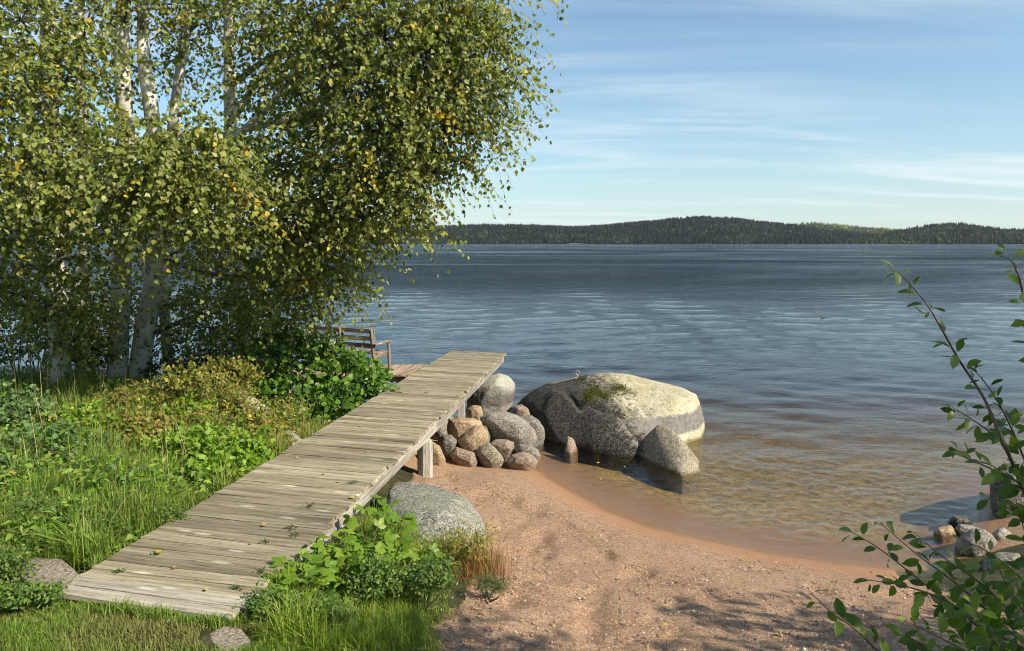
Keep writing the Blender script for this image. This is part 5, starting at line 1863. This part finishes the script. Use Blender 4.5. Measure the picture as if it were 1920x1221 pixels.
def build_ground_cover():
    r = np.random.default_rng(450)
    n = 26000
    y = 4.7 + 8.3 * r.uniform(0, 1, n) ** 1.35
    x = jetty_x(y, 'L') - .05 - (1.3 + .62 * y) * r.uniform(0, 1, n) ** 1.1
    p1 = vnoise(x * 1.7, y * 1.7, 91, 3)
    ok = (terrain(x, y) > .12) & ~near_slab(x, y) & (r.uniform(-.6, .9, n) < p1 + .12)
    x, y, p1 = x[ok], y[ok], p1[ok]
    n = len(x)
    hgt = r.uniform(.06, .34, n) * np.clip(.7 + .5 * p1, .4, 1.2) * np.clip(.4 + (jetty_x(y, 'L') - x), .4, 1.0)
    pos = np.stack([x, y, terrain(x, y) + hgt], -1)
    tip = np.c_[r.normal(0, 1, n), r.normal(0, 1, n), r.uniform(-.5, .4, n)]
    nr = np.c_[r.normal(.3, .5, n), r.normal(-.35, .5, n), np.full(n, .75)]
    far = np.clip((y - 7.4) / 1.6, 0, 1) * np.clip((x + 6.4) / 1.0, 0, 1)
    c = palette(n, [(.10, .18, .02), (.15, .25, .026), (.21, .30, .045), (.08, .14, .035)], None, .25, r)
    dry = r.uniform(0, 1, n) < .06 + .42 * far
    c[dry] = palette(int(dry.sum()), DRY, DRY_W, .25, r)
    acc = Acc()
    big = r.uniform(0, 1, n) < .5
    sz = r.uniform(.035, .085, n)
    scatter(acc, LEAF_BIRCH_V, LEAF_BIRCH_F, pos[big], tip[big], nr[big], sz[big], c[big], sz[big] * .8)
    scatter(acc, LEAF_NARROW_V, LEAF_NARROW_F, pos[~big], tip[~big], nr[~big], sz[~big] * 1.2, c[~big], sz[~big] * 1.5)
    o = link('ground_cover', acc.mesh('ground_cover'), M_HERB)
    tag(o, 'mixed broad leaved ground cover threaded through the bank grass', 'ground cover', None, 'stuff')
    # tall arching tufts
    acc = Acc()
    for k in range(95):
        yy = 5.0 + 6.0 * r.uniform() ** 1.3
        xx = jetty_x(yy, 'L') - .12 - (1.2 + .6 * yy) * r.uniform() ** 1.2
        if terrain(xx, yy) < .2:
            continue
        m = r.integers(40, 90)
        col = palette(m, [(.14, .23, .028), (.20, .30, .04), (.28, .35, .08), (.34, .31, .12)], [.35, .35, .2, .1], .2, r)
        blades(acc, xx + r.normal(0, .05, m), yy + r.normal(0, .05, m), r.uniform(.25, .62, m), r.uniform(.0022, .0048, m), np.full(m, 1.15), col, r)
    o = link('grass_tufts', acc.mesh('grass_tufts'), M_GRASS)
    tag(o, 'tall arching grass tufts rising over the lower bank grass', 'grass', None, 'stuff')


build_ground_cover()


# ---------------------------------------------------------------- small things on deck and sand
def build_small():
    r = np.random.default_rng(500)
    fm = [leaf_mesh('fallen_leaf', 6, .36, -.15 + .1 * k, .25, .02, 40 + k, .42) for k in range(3)]
    for q in fm:
        q.materials.append(M_FALLEN)

    def leaf(px, py, z, grp, lab, s=.042):
        p = at(px, py, z) if z is not None else gp(px, py)
        o = link('fallen_leaf', fm[r.integers(0, 3)], None)
        a = r.uniform(0, 6.28)
        o.matrix_basis = leaf_matrix(p + np.array([0, 0, .012]), (math.cos(a), math.sin(a), .05), (r.normal(0, .15), r.normal(0, .15), 1), s * r.uniform(.8, 1.25))
        tag(o, lab, 'leaf', grp)
    for (px, py) in [(607, 889), (715, 826), (735, 790), (860, 742), (820, 712), (850, 700), (885, 688), (800, 735), (690, 850), (640, 905), (388, 1110), (500, 985), (560, 860), (680, 800), (760, 750), (790, 700), (905, 672), (655, 935), (470, 1020), (880, 715), (330, 1065), (302, 1040)]:
        leaf(px, py, DECK_Z + .004, 'fallen leaves on the jetty', 'small yellow fallen leaf lying on the jetty planks')
    for (px, py) in [(1148, 1033), (1213, 1048), (1396, 1053), (1112, 1010), (970, 1103), (1090, 1140), (982, 1165), (1250, 1172), (1452, 1190), (1030, 910), (1010, 930), (1060, 960), (1382, 1105), (940, 985), (1300, 1125)]:
        leaf(px, py, None, 'fallen leaves on the sand', 'small yellow fallen leaf lying on the reddish sand', .036)
    for (px, py) in [(1128, 901), (1150, 890), (1165, 893), (1172, 878), (1140, 888), (1120, 870), (1180, 898)]:
        leaf(px, py, .004, 'leaves floating in the shallows', 'small yellow leaf floating in the shallow brown water', .04)
    # weeds sprouting between the planks
    for (px, py) in [(663, 907), (582, 951), (547, 992), (553, 1006), (524, 1056), (488, 1075), (447, 1105), (292, 1041), (223, 1074), (500, 1018)]:
        p = at(px, py, DECK_Z)
        acc = Acc()
        n = 26
        pos = p + np.c_[r.normal(0, .02, n), r.normal(0, .012, n), r.uniform(0, .02, n)]
        tip = np.c_[r.normal(0, 1, n), r.normal(0, 1, n), r.uniform(.1, 1.0, n)]
        nr = np.c_[r.normal(0, .4, n), r.normal(0, .4, n), np.ones(n)]
        sz = r.uniform(.018, .04, n)
        scatter(acc, LEAF_NARROW_V, LEAF_NARROW_F, pos, tip, nr, sz, palette(n, [(.05, .08, .02), (.09, .12, .03)], None, .2, r))
        o = link('deck_weed', acc.mesh('deck_weed', p), M_HERB, None, p)
        tag(o, 'tiny green weed sprouting from a gap between jetty planks', 'weed', 'weeds in the jetty gaps')
    # gravel
    ico = bmesh.new()
    bmesh.ops.create_icosphere(ico, subdivisions=1, radius=1.0)
    iv = np.array([v.co[:] for v in ico.verts])
    ico.verts.ensure_lookup_table()
    iff = np.array([[v.index for v in f.verts] for f in ico.faces])
    ico.free()
    n = 15000
    x = r.uniform(-.8, 4.6, n)
    y = 3.8 + 5.5 * r.uniform(0, 1, n) ** 1.3
    z = terrain(x, y)
    keep = (z > .06) & ~green_mask(x, y) & (r.uniform(0, 1, n) < np.clip((z - .05) / .15, .15, 1))
    x, y, z = x[keep], y[keep], z[keep]
    n = len(x)
    s = .0035 + .010 * r.uniform(0, 1, n) ** 3.2
    v = iv[None] * (s[:, None, None] * r.uniform(.6, 1.3, (n, 1, 3)) * np.array([1, 1, .7])) + np.stack([x, y, z + .003], -1)[:, None, :]
    f = (iff[None] + (np.arange(n) * len(iv))[:, None, None]).reshape(-1, 3)
    acc = Acc()
    acc.add(v.reshape(-1, 3), f, None, np.repeat(palette(n, [(.46, .33, .24), (.34, .20, .13), (.2, .14, .11), (.50, .41, .33)], [.35, .35, .2, .1], .2, r), len(iv), 0))
    m, nt, out = new_mat('pebble')
    a = N(nt, 'ShaderNodeAttribute', attribute_name='col')
    p = N(nt, 'ShaderNodeBsdfPrincipled', Base_Color=a.outputs['Color'], Roughness=0.8)
    nt.links.new(p.outputs[0], out.inputs[0])
    o = link('gravel', acc.mesh('gravel'), m)
    tag(o, 'coarse scattered gravel grains over the reddish beach sand', 'gravel', None, 'stuff')
    # wrack line
    line = np.array([gp(*q) for q in [(925, 925), (960, 945), (1010, 965), (1060, 985), (1085, 1005), (1110, 1020), (1150, 1045), (1220, 1080), (1290, 1100)]])
    n = 700
    t = r.uniform(0, len(line) - 1.001, n)
    i = t.astype(int)
    q = line[i] + (line[i + 1] - line[i]) * (t - i)[:, None] + np.c_[r.normal(0, .07, n), r.normal(0, .09, n), np.zeros(n)]
    q[:, 2] = terrain(q[:, 0], q[:, 1]) + .004
    acc = Acc()
    tip = np.c_[r.normal(0, 1, n), r.normal(0, 1, n), r.normal(0, .15, n)]
    scatter(acc, LEAF_NARROW_V, LEAF_NARROW_F, q, tip, np.c_[r.normal(0, .3, n), r.normal(0, .3, n), np.ones(n)], r.uniform(.01, .035, n), palette(n, [(.06, .035, .02), (.12, .075, .04), (.18, .12, .06)], None, .2, r))
    o = link('plant_debris', acc.mesh('plant_debris'), M_HERB)
    tag(o, 'line of dark washed up plant bits along the sand', 'debris', None, 'stuff')


build_small()


# ---------------------------------------------------------------- sallow shrub in the right foreground
def build_sallow():
    r = np.random.default_rng(600)
    gx, gy = 2.3, 2.35
    base = np.array([gx, gy, float(terrain(gx, gy)) - .05])
    root = thing('sallow_shrub', base, 'leafy sallow shrub with thin red brown shoots at the right shore', 'shrub')
    S = [
        ([(1990, 1150), (1940, 980), (1905, 885), (1880, 828), (1845, 747), (1800, 678), (1775, 634), (1750, 590), (1728, 558), (1692, 518), (1668, 500)], 2.6, .0055, .72),
        ([(2010, 900), (1960, 700), (1925, 580), (1905, 505), (1878, 474)], 2.5, .005, 1),
        ([(1960, 980), (1920, 860), (1880, 770), (1845, 715), (1822, 690)], 2.8, .004, 1),
        ([(1990, 1010), (1920, 915), (1860, 880), (1815, 860), (1790, 842)], 2.5, .004, 1),
        ([(1900, 870), (1860, 815), (1820, 785), (1786, 764)], 2.65, .003, 1),
        ([(2000, 1330), (1920, 1255), (1840, 1180), (1740, 1100), (1650, 1030), (1598, 998)], 2.5, .005, 1),
        ([(2000, 1280), (1900, 1190), (1800, 1100), (1720, 1040), (1655, 985)], 2.6, .005, 1),
        ([(1990, 1280), (1850, 1180), (1780, 1130), (1700, 1100), (1625, 1087)], 2.4, .005, 1),
        ([(2000, 1230), (1900, 1150), (1840, 1095), (1765, 1042), (1715, 1000)], 2.7, .0045, 1),
        ([(1760, 1340), (1680, 1260), (1610, 1185), (1560, 1150), (1515, 1105)], 2.3, .004, .55),
        ([(1960, 1330), (1840, 1240), (1770, 1200), (1700, 1165)], 2.3, .004, 1),
        ([(2000, 1180), (1920, 1090), (1860, 1040), (1800, 1010)], 2.8, .004, .8),
        ([(2020, 1100), (1950, 1010), (1900, 960), (1850, 930)], 2.9, .004, .9),
        ([(1980, 1350), (1900, 1250), (1850, 1180), (1820, 1130)], 2.2, .004, 1.2),
        ([(2020, 1300), (1960, 1200), (1900, 1120), (1870, 1060)], 2.35, .004, 1.2),
        ([(2040, 1260), (1980, 1120), (1930, 1020), (1905, 940)], 2.7, .004, 1.1),
        ([(1900, 1360), (1800, 1270), (1740, 1215), (1690, 1190)], 2.4, .004, 1.0),
        ([(2060, 1330), (1990, 1240), (1940, 1150), (1900, 1090)], 2.4, .004, 1.3),
        ([(2000, 1390), (1940, 1290), (1890, 1215), (1850, 1160)], 2.5, .004, 1.3),
        ([(1950, 1390), (1880, 1290), (1820, 1220), (1780, 1160)], 2.6, .004, 1.2),
        ([(2060, 1200), (2000, 1080), (1950, 980), (1920, 900)], 2.75, .004, 1.2),
    ]
    count = 0
    for pts, Y, r0, dens in S:
        P = [atd(px, py, Y + .12 * math.sin(i * 1.7)) for i, (px, py) in enumerate(pts)]
        P = [base + np.array([r.normal(0, .05), r.normal(0, .05), 0])] + P
        sp = spline(P, 60)
        seg = np.linalg.norm(np.diff(sp, axis=0), axis=1)
        cum = np.r_[0, np.cumsum(seg)]
        rad = np.linspace(r0 * 1.5, .0012, 60)
        acc = Acc()
        tube(acc, sp, rad, 6, True)
        st = link('stem', acc.mesh('stem', base), M_STEM, root)
        step = .030 / dens
        d0 = cum[-1] * .28
        k = 0
        d = d0
        while d < cum[-1] - .005 and count < 900:
            i = min(58, int(np.searchsorted(cum, d)) - 1)
            p = sp[i] + (sp[i + 1] - sp[i]) * ((d - cum[i]) / max(seg[i], 1e-6))
            tg = unit(sp[i + 1] - sp[i])
            sid = unit(np.cross(tg, np.array([0, 1.0, .2])))
            phi = k * 2.4 + r.normal(0, .4)
            b = np.cross(sid, tg)
            lat = sid * math.cos(phi) + b * math.sin(phi)
            tip = tg * r.uniform(.2, .7) + lat * .9 + np.array([0, 0, r.uniform(-.15, .25)])
            nr = np.array([.1, -.35, .75]) + r.normal(0, .5, 3)
            size = r.uniform(.045, .084) * (1 - .35 * (d / cum[-1]) ** 4)
            q = link('leaf', SALLOW_MESH[r.integers(0, 4)], None, st)
            q.matrix_basis = leaf_matrix(p + unit(tip) * .014 - base, tip, nr, size)
            count += 1
            k += 1
            d += step * r.uniform(.7, 1.4)
        # end leaf
        q = link('leaf', SALLOW_MESH[r.integers(0, 4)], None, st)
        q.matrix_basis = leaf_matrix(sp[-1] - base, sp[-1] - sp[-4], np.array([.2, -.4, .8]), .045)


build_sallow()


# ---------------------------------------------------------------- alders on the right bank, outside the picture, shading the beach corner
def build_right_trees():
    for i, (x, y, H, lab) in enumerate([(6.3, 2.35, 3.35, 'young alder on the right bank above the shore stones'), (5.0, 1.0, 4.6, 'young alder on the right bank behind the sallow shrub')]):
        z = float(terrain(x, y))
        r = np.random.default_rng(700 + i)
        tr = [(x, y, z - .1), (x + .05, y + .05, z + H * .35), (x - .05, y, z + H * .7), (x, y + .05, z + H)]
        cl = []
        for k in range(22):
            a = r.uniform(0, 6.28)
            hh = r.uniform(.28, 1.0)
            rr = (1.25 - .8 * hh) * r.uniform(.3, 1)
            cl.append(((x + math.cos(a) * rr, y + math.sin(a) * rr, z + H * hh), (.42, .42, .35), 15))
        build_tree('alder_tree', lab, None, tr, [.07, .06, .04, .015], [], cl, 710 + i, M_TWIG, M_HERB, .07, SHRUB_GREEN, SHRUB_W, 0, 1.0, RND, 'tree', .3, 10)


build_right_trees()


# ---------------------------------------------------------------- a small bird over the water
def build_bird():
    p = atd(1543, 597, 24.0)
    root = thing('bird', p, 'small dark bird flying low over the open water', 'bird')
    md = plain_material('dark_feather', (0.03, 0.03, 0.032), 0.7)
    acc = Acc()
    tube(acc, [(-.075, 0, -.012), (-.05, 0, -.006), (0, 0, 0), (.045, 0, .006), (.06, 0, .01), (.075, 0, .008)], [.004, .014, .02, .016, .012, .002], 8)
    link('body', acc.mesh('body'), md, root)
    for sgn in (-1, 1):
        acc = Acc()
        v = [[.03, 0, .01], [-.02, 0, .006], [.035, sgn * .07, .055], [-.01, sgn * .07, .052], [-.02, sgn * .15, .075]]
        acc.add(v, [[0, 1, 2], [1, 3, 2], [2, 3, 4]])
        acc.add(np.array(v) - np.array([0, 0, .006]), [[0, 2, 1], [1, 2, 3], [2, 4, 3]])
        link('wing', acc.mesh('wing'), md, root)
    acc = Acc()
    acc.add([[-.06, -.006, -.01], [-.06, .006, -.01], [-.12, -.022, -.02], [-.12, .022, -.02]], None, [[0, 1, 3, 2]])
    link('tail', acc.mesh('tail'), md, root)
    root.rotation_euler = (0.2, -.3, 0.5)


build_bird()


# ---------------------------------------------------------------- air over the lake
def build_haze():
    bm = bmesh.new()
    bmesh.ops.create_cube(bm, size=1.0)
    for v in bm.verts:
        v.co = Vector((v.co.x * 11600, v.co.y * 5400 + 2000, (v.co.z + .5) * 190 - 12))
    me = bpy.data.meshes.new('haze')
    bm.to_mesh(me)
    bm.free()
    m, nt, out = new_mat('thin_lake_haze')
    pv = N(nt, 'ShaderNodeVolumePrincipled', Density=0.000026)
    pv.inputs['Color'].default_value = (0.80, 0.88, 1.0, 1)
    pv.inputs['Anisotropy'].default_value = 0.2
    nt.links.new(pv.outputs[0], out.inputs['Volume'])
    o = link('haze', me, m)
    o['kind'] = 'stuff'
    o['label'] = 'thin pale blue haze in the air over the lake'
    o['category'] = 'haze'


build_haze()
print('objects', len(bpy.data.objects), 'tris', sum(len(m.polygons) * 2 for m in bpy.data.meshes))
